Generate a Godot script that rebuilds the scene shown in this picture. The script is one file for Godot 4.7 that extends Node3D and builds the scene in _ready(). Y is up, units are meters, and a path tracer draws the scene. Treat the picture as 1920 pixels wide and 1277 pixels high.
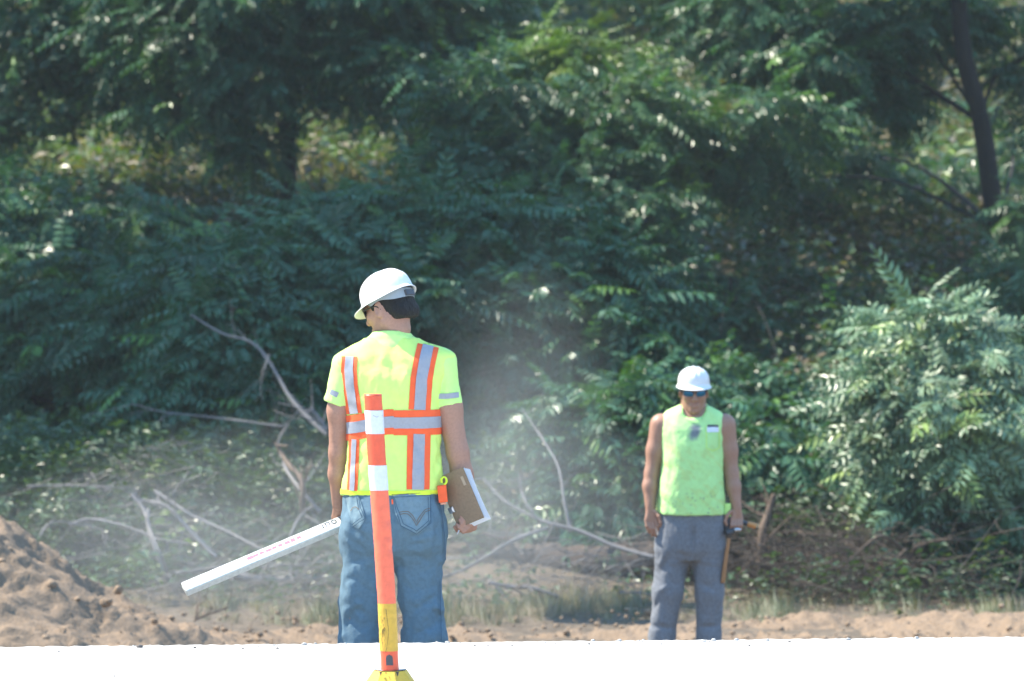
extends Node3D
# A dusty road-building site: two workers in lime shirts behind a white concrete edge, a delineator post in front, a shaded wooded bank behind.

const F := 9000.0          # focal length in pixels of a 1920 pixel wide frame
const CAM_Y := 1.7
const PITCH := 0.033155
var rng := RandomNumberGenerator.new()
var taken := {}
var M := {}


# ---------------------------------------------------------------- meshing helpers
class Buf:
	var V := PackedVector3Array()
	var N := PackedVector3Array()
	var C := PackedColorArray()
	var U := PackedVector2Array()
	var I := PackedInt32Array()

	func quad(a: Vector3, b: Vector3, c: Vector3, d: Vector3, n: Vector3) -> void:
		# corners in order round the face; flat normal n
		var s := V.size()
		for p in [a, b, c, d]:
			V.push_back(p)
			N.push_back(n)
		if (b - a).cross(c - a).dot(n) > 0.0:
			I.append_array(PackedInt32Array([s, s + 2, s + 1, s, s + 3, s + 2]))
		else:
			I.append_array(PackedInt32Array([s, s + 1, s + 2, s, s + 2, s + 3]))

	func tri(a: Vector3, b: Vector3, c: Vector3, n: Vector3) -> void:
		var s := V.size()
		for p in [a, b, c]:
			V.push_back(p)
			N.push_back(n)
		if (b - a).cross(c - a).dot(n) > 0.0:
			I.append_array(PackedInt32Array([s, s + 2, s + 1]))
		else:
			I.append_array(PackedInt32Array([s, s + 1, s + 2]))

	# a grid of rows x cols points as a smooth sheet; holes where a point is not finite (x > 1e8)
	func grid(pts: PackedVector3Array, rows: int, cols: int, wrap := false, flip := false) -> void:
		var s := V.size()
		var nn := PackedVector3Array()
		nn.resize(pts.size())
		var cc := cols if wrap else cols - 1
		for r in rows - 1:
			for k in cc:
				var a := r * cols + k
				var b := r * cols + (k + 1) % cols
				var c := a + cols
				var d := b + cols
				if pts[a].x > 1e8 or pts[b].x > 1e8 or pts[c].x > 1e8 or pts[d].x > 1e8:
					continue
				var n := (pts[d] - pts[a]).cross(pts[b] - pts[c])
				if flip:
					n = -n
				for q in [a, b, c, d]:
					nn[q] += n
				if flip:
					I.append_array(PackedInt32Array([s + a, s + c, s + b, s + b, s + c, s + d]))
				else:
					I.append_array(PackedInt32Array([s + a, s + b, s + c, s + b, s + d, s + c]))
		for k in pts.size():
			V.push_back(Vector3.ZERO if pts[k].x > 1e8 else pts[k])
			N.push_back(nn[k].normalized() if nn[k].length_squared() > 1e-20 else Vector3.UP)

	func commit(m: Material) -> ArrayMesh:
		var a := []
		a.resize(Mesh.ARRAY_MAX)
		a[Mesh.ARRAY_VERTEX] = V
		a[Mesh.ARRAY_NORMAL] = N
		a[Mesh.ARRAY_INDEX] = I
		if C.size() == V.size() and C.size() > 0:
			a[Mesh.ARRAY_COLOR] = C
		if U.size() == V.size() and U.size() > 0:
			a[Mesh.ARRAY_TEX_UV] = U
		var mesh := ArrayMesh.new()
		mesh.add_surface_from_arrays(Mesh.PRIMITIVE_TRIANGLES, a)
		mesh.surface_set_material(0, m)
		return mesh


# a distance field on a grid, meshed as surface nets
class Field:
	var lo: Vector3
	var c: float
	var nx: int
	var ny: int
	var nz: int
	var d := PackedFloat32Array()

	func _init(a: Vector3, b: Vector3, cell: float):
		lo = a
		c = cell
		nx = int((b.x - a.x) / c) + 2
		ny = int((b.y - a.y) / c) + 2
		nz = int((b.z - a.z) / c) + 2
		d.resize(nx * ny * nz)
		d.fill(1.0)

	func span(a: Vector3, b: Vector3) -> PackedInt32Array:
		var p := (a - lo) / c
		var q := (b - lo) / c
		return PackedInt32Array([clampi(int(p.x), 0, nx), clampi(int(p.y), 0, ny), clampi(int(p.z), 0, nz), clampi(int(q.x) + 2, 0, nx), clampi(int(q.y) + 2, 0, ny), clampi(int(q.z) + 2, 0, nz)])

	func join(i: int, e: float, k: float, sub: bool) -> void:
		var o := d[i]
		if sub:
			var h := maxf(k - absf(o + e), 0.0) / k
			d[i] = maxf(o, -e) + h * h * k * 0.25
		else:
			var h := maxf(k - absf(o - e), 0.0) / k
			d[i] = minf(o, e) - h * h * k * 0.25

	# tapered capsule; flat ends it square at b
	func cap(a: Vector3, b: Vector3, ra: float, rb: float, k := 0.02, flat := false, sub := false) -> void:
		var m := maxf(ra, rb) + maxf(k, 3.0 * c)
		var mm := Vector3(m, m, m)
		var s := span(a.min(b) - mm, a.max(b) + mm)
		var ab := b - a
		var l2 := maxf(ab.length_squared(), 1e-9)
		var ll := sqrt(l2)
		for z in range(s[2], s[5]):
			for y in range(s[1], s[4]):
				var i := (z * ny + y) * nx
				for x in range(s[0], s[3]):
					var p := lo + Vector3(x, y, z) * c
					var t := (p - a).dot(ab) / l2
					var h := clampf(t, 0.0, 1.5 if flat else 1.0)
					var e := p.distance_to(a + ab * h) - lerpf(ra, rb, h)
					if flat:
						e = maxf(e, (t - 1.0) * ll)
					join(i + x, e, k, sub)

	func ell(o: Vector3, r: Vector3, k := 0.02, sub := false, turn := Basis()) -> void:
		var m := maxf(r.x, maxf(r.y, r.z)) + maxf(k, 3.0 * c)
		var mm := Vector3(m, m, m)
		var s := span(o - mm, o + mm)
		var inv := turn.inverse()
		for z in range(s[2], s[5]):
			for y in range(s[1], s[4]):
				var i := (z * ny + y) * nx
				for x in range(s[0], s[3]):
					var q := inv * (lo + Vector3(x, y, z) * c - o)
					var k0 := (q / r).length()
					var k1 := (q / (r * r)).length()
					var e := k0 * (k0 - 1.0) / k1 if k1 > 1e-6 else -r.x
					join(i + x, e, k, sub)

	# rows of [y, centre x, half width, centre z, half depth], y rising
	func loft(rows: Array, k := 0.02, n := 2.3) -> void:
		var y0: float = rows[0][0]
		var y1: float = rows[-1][0]
		var w := 0.0
		for r in rows:
			w = maxf(w, maxf(absf(r[1]) + r[2], absf(r[3]) + r[4]))
		var m := w + maxf(k, 3.0 * c)
		var s := span(Vector3(-m, y0 - 0.03, -m), Vector3(m, y1 + 0.03, m))
		for y in range(s[1], s[4]):
			var py := lo.y + y * c
			var cy := clampf(py, y0, y1)
			var a := 0
			while a < rows.size() - 2 and rows[a + 1][0] < cy:
				a += 1
			var t: float = (cy - rows[a][0]) / (rows[a + 1][0] - rows[a][0])
			var g := []
			for q in range(1, 5):
				g.append(cubic_interpolate(rows[a][q], rows[a + 1][q], rows[maxi(a - 1, 0)][q], rows[mini(a + 2, rows.size() - 1)][q], t))
			var gx: float = g[0]
			var gw: float = maxf(g[1], 0.005)
			var gz: float = g[2]
			var gd: float = maxf(g[3], 0.005)
			var out := maxf(py - y1, y0 - py)
			for z in range(s[2], s[5]):
				var i := (z * ny + y) * nx
				for x in range(s[0], s[3]):
					var dx := lo.x + x * c - gx
					var dz := lo.z + z * c - gz
					var q := pow(pow(absf(dx) / gw, n) + pow(absf(dz) / gd, n), 1.0 / n)
					var rr := sqrt(dx * dx + dz * dz)
					var e := rr - rr / q if q > 0.05 else -minf(gw, gd)
					join(i + x, maxf(e, out), k, false)

	func bend(f: Callable) -> void:
		for z in nz:
			for y in ny:
				var i := (z * ny + y) * nx
				for x in nx:
					if absf(d[i + x]) < 4.0 * c:
						d[i + x] += f.call(lo + Vector3(x, y, z) * c)

	func at(p: Vector3) -> float:
		var q := (p - lo) / c
		var x := int(floor(q.x))
		var y := int(floor(q.y))
		var z := int(floor(q.z))
		if x < 0 or y < 0 or z < 0 or x > nx - 2 or y > ny - 2 or z > nz - 2:
			return 1.0
		var f := q - Vector3(x, y, z)
		var i := (z * ny + y) * nx + x
		var j := i + nx * ny
		return lerpf(lerpf(lerpf(d[i], d[i + 1], f.x), lerpf(d[i + nx], d[i + nx + 1], f.x), f.y), lerpf(lerpf(d[j], d[j + 1], f.x), lerpf(d[j + nx], d[j + nx + 1], f.x), f.y), f.z)

	func slope(p: Vector3) -> Vector3:
		var e := c * 1.2
		return Vector3(at(p + Vector3(e, 0, 0)) - at(p - Vector3(e, 0, 0)), at(p + Vector3(0, e, 0)) - at(p - Vector3(0, e, 0)), at(p + Vector3(0, 0, e)) - at(p - Vector3(0, 0, e))).normalized()

	func hit(from: Vector3, dir: Vector3, far := 1.0) -> Vector3:
		var t := 0.0
		while t < far:
			if at(from + dir * t) < 0.0:
				var a := t - c * 0.6
				var b := t
				for k in 8:
					var m := (a + b) * 0.5
					if at(from + dir * m) < 0.0:
						b = m
					else:
						a = m
				return from + dir * b
			t += c * 0.6
		return Vector3(2e8, 0, 0)

	func mesh(o: Buf, xf := Transform3D(), color := Color(1, 1, 1)) -> void:
		var ids := PackedInt32Array()
		ids.resize(nx * ny * nz)
		ids.fill(-1)
		var s0 := o.V.size()
		var step := PackedInt32Array([0, 1, nx, nx + 1, nx * ny, nx * ny + 1, nx * ny + nx, nx * ny + nx + 1])
		var ends := PackedInt32Array([0, 1, 2, 3, 4, 5, 6, 7, 0, 2, 1, 3, 4, 6, 5, 7, 0, 4, 1, 5, 2, 6, 3, 7])
		for z in nz - 1:
			for y in ny - 1:
				var row := (z * ny + y) * nx
				for x in nx - 1:
					var i := row + x
					if absf(d[i]) > 3.5 * c:
						continue
					var neg := 0
					for q in 8:
						if d[i + step[q]] < 0.0:
							neg += 1
					if neg == 0 or neg == 8:
						continue
					var sum := Vector3.ZERO
					var n := 0
					for q in 12:
						var a := ends[q * 2]
						var b := ends[q * 2 + 1]
						var da := d[i + step[a]]
						var db := d[i + step[b]]
						if (da < 0.0) == (db < 0.0):
							continue
						var pa := Vector3(a & 1, (a >> 1) & 1, a >> 2)
						var pb := Vector3(b & 1, (b >> 1) & 1, b >> 2)
						sum += pa.lerp(pb, da / (da - db))
						n += 1
					ids[i] = o.V.size()
					o.V.push_back(lo + (Vector3(x, y, z) + sum / n) * c)
					o.N.push_back(Vector3.ZERO)
					o.C.push_back(color)
		var off := PackedInt32Array([1, nx, nx * ny])
		for z in range(1, nz - 1):
			for y in range(1, ny - 1):
				var row := (z * ny + y) * nx
				for x in range(1, nx - 1):
					var i := row + x
					if ids[i] < 0:
						continue
					for ax in 3:
						var inside := d[i] < 0.0
						if inside == (d[i + off[ax]] < 0.0):
							continue
						var u := off[(ax + 1) % 3]
						var v := off[(ax + 2) % 3]
						var a := ids[i]
						var b := ids[i - u]
						var e := ids[i - u - v]
						var g := ids[i - v]
						if b < 0 or e < 0 or g < 0:
							continue
						if not inside:
							var w := b
							b = g
							g = w
						var nn := (o.V[e] - o.V[a]).cross(o.V[g] - o.V[b])
						o.N[a] += nn
						o.N[b] += nn
						o.N[e] += nn
						o.N[g] += nn
						o.I.append_array(PackedInt32Array([a, e, b, a, g, e]))
		for k in range(s0, o.V.size()):
			o.V[k] = xf * o.V[k]
			o.N[k] = (xf.basis * o.N[k]).normalized()


# ---------------------------------------------------------------- scene helpers
func P(px: float, py: float, depth: float) -> Vector3:
	var v := Vector3((px - 960.0) / F * depth, (638.5 - py) / F * depth, -depth)
	return Vector3(0, CAM_Y, 0) + v.rotated(Vector3.RIGHT, -PITCH)


func numbered(called: String) -> String:
	if not taken.has(called):
		taken[called] = 0
		return called
	taken[called] += 1
	return "%s_%03d" % [called, taken[called]]


func tag(o: Node3D, label: String, category := "", group := "", kind := "") -> Node3D:
	if label:
		o.set_meta("label", label)
	if category:
		o.set_meta("category", category)
	if group:
		o.set_meta("group", group)
	if kind:
		o.set_meta("kind", kind)
	return o


func thing(called: String, at: Vector3, label: String, category: String, group := "") -> Node3D:
	var o := Node3D.new()
	o.name = numbered(called)
	add_child(o)
	o.position = at
	tag(o, label, category, group)
	return o


func obj(called: String, mesh: Mesh, parent: Node3D = null, at := Transform3D()) -> MeshInstance3D:
	var o := MeshInstance3D.new()
	o.mesh = mesh
	o.transform = at
	if parent == null:
		o.name = numbered(called)
		add_child(o)
	else:
		o.name = called
		var k := 0
		while parent.has_node(NodePath(o.name)):
			k += 1
			o.name = "%s_%03d" % [called, k]
		parent.add_child(o, true)
	return o


func many(called: String, mesh: Mesh, places: Array, tints: Array, parent: Node3D = null) -> MultiMeshInstance3D:
	var mm := MultiMesh.new()
	mm.transform_format = MultiMesh.TRANSFORM_3D
	mm.use_colors = true
	mm.mesh = mesh
	mm.instance_count = places.size()
	for k in places.size():
		mm.set_instance_transform(k, places[k])
		mm.set_instance_color(k, tints[k])
	var o := MultiMeshInstance3D.new()
	o.multimesh = mm
	if parent == null:
		o.name = numbered(called)
		add_child(o)
	else:
		o.name = called
		parent.add_child(o, true)
	return o


func lin(r: float, g: float, b: float) -> Color:
	return Color(r, g, b).linear_to_srgb()


func mat(r: float, g: float, b: float, rough := 0.8) -> StandardMaterial3D:
	var m := StandardMaterial3D.new()
	m.albedo_color = lin(r, g, b)
	m.roughness = rough
	m.cull_mode = BaseMaterial3D.CULL_DISABLED
	return m


func noise_tex(size: int, freq: float, octaves: int, seed_: int, lo: Color, hi: Color, type := FastNoiseLite.TYPE_SIMPLEX_SMOOTH) -> NoiseTexture2D:
	var n := FastNoiseLite.new()
	n.noise_type = type
	n.frequency = freq
	n.fractal_octaves = octaves
	n.seed = seed_
	var t := NoiseTexture2D.new()
	t.width = size
	t.height = size
	t.seamless = true
	t.noise = n
	var g := Gradient.new()
	g.set_color(0, lo)
	g.set_color(1, hi)
	t.color_ramp = g
	return t


# triplanar grain: albedo varies between lo and hi (times the albedo colour), with a little relief
func grain(m: StandardMaterial3D, per_metre: float, lo: float, hi: float, relief := 0.0, seed_ := 1, freq := 0.02, octaves := 4) -> StandardMaterial3D:
	m.albedo_texture = noise_tex(256, freq, octaves, seed_, Color(lo, lo, lo).linear_to_srgb(), Color(hi, hi, hi).linear_to_srgb())
	m.uv1_triplanar = true
	m.uv1_scale = Vector3.ONE * per_metre
	if relief > 0.0:
		m.heightmap_enabled = true
		m.heightmap_texture = noise_tex(256, freq * 2.0, octaves, seed_ + 7, Color.BLACK, Color.WHITE)
		m.heightmap_scale = relief
	return m


func rv() -> Vector3:
	while true:
		var v := Vector3(rng.randf_range(-1, 1), rng.randf_range(-1, 1), rng.randf_range(-1, 1))
		if v.length_squared() < 1.0 and v.length_squared() > 0.01:
			return v.normalized()
	return Vector3.UP


# a smooth tube through points, radius from r0 to r1, ends closed
func tube(o: Buf, raw: Array, r0: float, r1: float, sides := 7, rough := 0.0) -> void:
	var pts: Array[Vector3] = []
	var n := raw.size()
	for k in n - 1:
		var a: Vector3 = raw[k]
		var b: Vector3 = raw[k + 1]
		var pa: Vector3 = raw[maxi(k - 1, 0)]
		var pb: Vector3 = raw[mini(k + 2, n - 1)]
		for q in 4:
			pts.append(a.cubic_interpolate(b, pa, pb, q / 4.0))
	pts.append(raw[-1])
	var rows := pts.size()
	var g := PackedVector3Array()
	var side := Vector3.UP
	for k in range(-1, rows + 1):
		var kk := clampi(k, 0, rows - 1)
		var t := (pts[mini(kk + 1, rows - 1)] - pts[maxi(kk - 1, 0)]).normalized()
		side = side - t * side.dot(t)
		if side.length() < 0.05:
			side = t.cross(Vector3.RIGHT)
		side = side.normalized()
		var up := t.cross(side)
		var r := lerpf(r0, r1, float(kk) / (rows - 1))
		if k < 0 or k == rows:
			r *= 0.02
		for s in sides:
			var an := TAU * s / sides
			var rr := r * (1.0 + rough * rng.randf_range(-1, 1))
			g.push_back(pts[kk] + (side * cos(an) + up * sin(an)) * rr)
	o.grid(g, rows + 2, sides, true, true)


# a box with chamfered long look: centre, half sizes along the axes of a basis
func block(o: Buf, c: Vector3, x: Vector3, y: Vector3, z: Vector3, ch := 0.0) -> void:
	# x, y, z are half extents as vectors; ch shrinks the two z faces so that their edges are chamfered
	var ring := func(dz: float, s: float) -> Array:
		return [c - x * s - y * s + z * dz, c + x * s - y * s + z * dz, c + x * s + y * s + z * dz, c - x * s + y * s + z * dz]
	var f := 1.0 - ch
	var rings := [ring.call(-1.0, f), ring.call(-f, 1.0), ring.call(f, 1.0), ring.call(1.0, f)]
	for k in 3:
		for q in 4:
			var a: Vector3 = rings[k][q]
			var b: Vector3 = rings[k][(q + 1) % 4]
			var e: Vector3 = rings[k + 1][(q + 1) % 4]
			var g: Vector3 = rings[k + 1][q]
			var n := (b - a).cross(g - a).normalized()
			if n.dot((a + e) * 0.5 - c) < 0.0:
				n = -n
			o.quad(a, b, e, g, n)
	for k in [0, 3]:
		o.quad(rings[k][0], rings[k][1], rings[k][2], rings[k][3], z.normalized() * (-1.0 if k == 0 else 1.0))


# a strip laid on a field's surface: pts in the local xy plane, thrown along dir from z0
func ribbon(fd: Field, o: Buf, pts: Array, half: float, off: float, front := 1.0, wide: Array = []) -> void:
	var line: Array[Vector2] = []
	var ws: Array[float] = []
	for k in pts.size() - 1:
		var a: Vector2 = pts[k]
		var b: Vector2 = pts[k + 1]
		var n := maxi(1, int(a.distance_to(b) / 0.007))
		for q in n:
			line.append(a.lerp(b, float(q) / n))
			ws.append(lerpf(wide[k], wide[k + 1], float(q) / n) if wide.size() else half)
	line.append(pts[-1])
	ws.append(wide[-1] if wide.size() else half)
	var cols := maxi(2, int(half * 2.0 / 0.007) + 1)
	var g := PackedVector3Array()
	for k in line.size():
		var t := (line[mini(k + 1, line.size() - 1)] - line[maxi(k - 1, 0)]).normalized()
		var s := Vector2(-t.y, t.x)
		for q in cols:
			var xy := line[k] + s * lerpf(-ws[k], ws[k], float(q) / (cols - 1))
			var h := fd.hit(Vector3(xy.x, xy.y, 0.4 * front), Vector3(0, 0, -front), 0.5)
			if h.x < 1e8:
				h += fd.slope(h) * off
			g.push_back(h)
	o.grid(g, line.size(), cols, false, front < 0.0)


# a band round a field: for each angle a start on the axis, thrown inwards
func band(fd: Field, o: Buf, axis: Vector3, y_of: Callable, half: float, off: float, from := 0.0, to := TAU, n := 90) -> void:
	var g := PackedVector3Array()
	var cols := maxi(2, int(half * 2.0 / 0.008) + 1)
	for k in n + 1:
		var an := lerpf(from, to, float(k) / n)
		var dir := Vector3(sin(an), 0, cos(an))
		for q in cols:
			var yy: float = y_of.call(an) + lerpf(-half, half, float(q) / (cols - 1))
			var start := Vector3(axis.x, yy, axis.z)
			# outward from the axis: last crossing before 0.24 m
			var h := fd.hit(start + dir * 0.215, -dir, 0.2)
			if h.x < 1e8:
				h += fd.slope(h) * off
			g.push_back(h)
	o.grid(g, n + 1, cols, false, false)


# ---------------------------------------------------------------- materials
func materials() -> void:
	M.concrete = grain(mat(0.56, 0.55, 0.53, 0.85), 1.3, 0.82, 1.0, 0.12, 3, 0.03, 5)
	M.dirt = grain(mat(0.235, 0.168, 0.112, 0.95), 2.2, 0.66, 1.15, 0.6, 11, 0.03, 5)
	M.clod = grain(mat(0.27, 0.195, 0.132, 0.95), 9.0, 0.75, 1.12, 0.0, 14, 0.03, 4)
	M.clod.vertex_color_use_as_albedo = true
	M.clod.uv1_world_triplanar = true
	M.soil = grain(mat(0.15, 0.115, 0.08, 0.95), 0.7, 0.45, 1.2, 1.0, 12, 0.03, 5)
	M.pebble = grain(mat(0.11, 0.10, 0.095, 0.8), 20.0, 0.6, 1.2, 0.0, 13)
	M.skin = grain(mat(0.40, 0.215, 0.15, 0.5), 9.0, 0.82, 1.12, 0.05, 21, 0.03, 4)
	M.skin2 = grain(mat(0.40, 0.215, 0.145, 0.5), 9.0, 0.82, 1.12, 0.05, 22, 0.03, 4)
	M.hair = grain(mat(0.007, 0.006, 0.006, 0.6), 30.0, 0.5, 1.6, 0.3, 23, 0.04, 3)
	M.lime = cloth(0.61, 0.94, 0.28, 31)
	M.vest = cloth(0.69, 0.95, 0.22, 32)
	M.vest_edge = cloth(0.76, 0.95, 0.06, 33)
	M.lime2 = cloth(0.54, 0.90, 0.34, 34)
	M.orange_cloth = cloth(0.95, 0.13, 0.035, 35)
	M.tape = grain(mat(0.33, 0.35, 0.40, 0.45), 14.0, 0.85, 1.1, 0.03, 36)
	M.denim = denim(0.110, 0.192, 0.255, 41)
	M.denim_pale = denim(0.165, 0.255, 0.305, 42)
	M.denim_dark = denim(0.05, 0.105, 0.17, 43)
	M.thread = mat(0.17, 0.11, 0.065, 0.8)
	M.grey_cloth = grain(mat(0.185, 0.202, 0.232, 0.85), 6.0, 0.7, 1.15, 0.05, 44, 0.03, 5)
	M.boot = grain(mat(0.12, 0.075, 0.04, 0.7), 10.0, 0.6, 1.1, 0.1, 45)
	M.sole = mat(0.03, 0.03, 0.03, 0.8)
	M.white_plastic = mat(0.80, 0.81, 0.80, 0.28)
	M.grey_plastic = mat(0.30, 0.34, 0.36, 0.5)
	M.dark_plastic = mat(0.055, 0.06, 0.07, 0.4)
	M.black = mat(0.012, 0.012, 0.014, 0.3)
	M.blue_lens = mat(0.02, 0.16, 0.30, 0.12)
	M.blue_lens.metallic = 0.6
	M.orange_plastic = grain(mat(0.86, 0.115, 0.045, 0.4), 7.0, 0.86, 1.06, 0.05, 51)
	M.orange_faded = grain(mat(0.92, 0.17, 0.085, 0.5), 6.0, 0.85, 1.06, 0.05, 52)
	M.white_sleeve = grain(mat(0.72, 0.75, 0.76, 0.35), 9.0, 0.86, 1.02, 0.02, 53)
	M.yellow = grain(mat(0.68, 0.40, 0.045, 0.5), 8.0, 0.8, 1.1, 0.04, 54)
	M.yellow_base = grain(mat(0.72, 0.47, 0.05, 0.55), 8.0, 0.75, 1.1, 0.05, 55)
	M.scuff = grain(mat(0.10, 0.085, 0.05, 0.8), 25.0, 0.4, 1.3, 0.0, 56)
	M.rod = grain(mat(0.78, 0.81, 0.77, 0.4), 7.0, 0.70, 1.06, 0.02, 57, 0.03, 6)
	M.red_print = grain(mat(0.80, 0.16, 0.22, 0.5), 12.0, 0.75, 1.15, 0.0, 58)
	M.board = grain(mat(0.25, 0.175, 0.11, 0.55), 12.0, 0.75, 1.15, 0.03, 59)
	M.paper = mat(0.80, 0.84, 0.90, 0.7)
	M.sticker = mat(0.42, 0.33, 0.24, 0.6)
	M.steel = mat(0.55, 0.56, 0.58, 0.3)
	M.steel.metallic = 0.9
	M.handle = grain(mat(0.42, 0.21, 0.09, 0.5), 14.0, 0.7, 1.15, 0.0, 60)
	M.bark = grain(mat(0.030, 0.027, 0.026, 0.9), 5.0, 0.4, 1.3, 1.0, 61, 0.03, 4)
	M.dead = grain(mat(0.21, 0.20, 0.20, 0.85), 8.0, 0.6, 1.25, 0.4, 62, 0.03, 4)
	M.dead_brown = grain(mat(0.15, 0.105, 0.075, 0.9), 8.0, 0.5, 1.25, 0.5, 63, 0.03, 4)
	M.log = grain(mat(0.115, 0.085, 0.066, 0.9), 4.0, 0.4, 1.3, 1.2, 64, 0.03, 4)
	M.leaf = StandardMaterial3D.new()
	M.leaf.vertex_color_use_as_albedo = true
	M.leaf.roughness = 0.36
	M.leaf.metallic_specular = 0.5
	M.leaf.cull_mode = BaseMaterial3D.CULL_DISABLED
	M.leaf.backlight_enabled = true
	M.leaf.backlight = Color(0.72, 0.78, 0.3)
	M.leaf_silver = M.leaf.duplicate()
	M.leaf_silver.backlight = Color(0.34, 0.36, 0.2)
	M.leaf_silver.metallic_specular = 0.65
	M.leaf_silver.roughness = 0.44
	M.grass = StandardMaterial3D.new()
	M.grass.vertex_color_use_as_albedo = true
	M.grass.roughness = 0.6
	M.grass.cull_mode = BaseMaterial3D.CULL_DISABLED
	M.grass.backlight_enabled = true
	M.grass.backlight = Color(0.6, 0.62, 0.3)
	M.dry = StandardMaterial3D.new()
	M.dry.vertex_color_use_as_albedo = true
	M.dry.roughness = 0.9
	M.dry.cull_mode = BaseMaterial3D.CULL_DISABLED


func cloth(r: float, g: float, b: float, s: int) -> StandardMaterial3D:
	var m := grain(mat(r, g, b, 0.8), 5.0, 0.9, 1.04, 0.04, s, 0.02, 5)
	return m


func denim(r: float, g: float, b: float, s: int) -> StandardMaterial3D:
	var m := grain(mat(r, g, b, 0.9), 3.5, 0.80, 1.12, 0.06, s, 0.05, 6)
	m.vertex_color_use_as_albedo = true
	return m


# ---------------------------------------------------------------- ground
func height(x: float, z: float) -> float:
	var d := -z
	var t := [[-400.0, -0.6], [17.0, -0.6], [18.4, -0.53], [22.0, -0.85], [26.0, -1.16], [30.0, -1.20], [33.0, -1.20], [36.0, -1.18], [40.0, -1.0], [44.0, -0.15], [50.0, 1.1], [56.0, 1.75], [62.0, 2.5], [70.0, 4.6], [80.0, 7.6], [100.0, 10.0], [400.0, 18.0], [900.0, 20.0]]
	var y: float = t[-1][1]
	for k in t.size() - 1:
		if d < t[k + 1][0]:
			y = lerpf(t[k][1], t[k + 1][1], clampf((d - t[k][0]) / (t[k + 1][0] - t[k][0]), 0, 1))
			break
	if d > 34.0:
		y += sin(x * 0.5 + z * 0.3) * 0.14 + sin(x * 1.3 - z * 0.8) * 0.07
	return y


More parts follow.
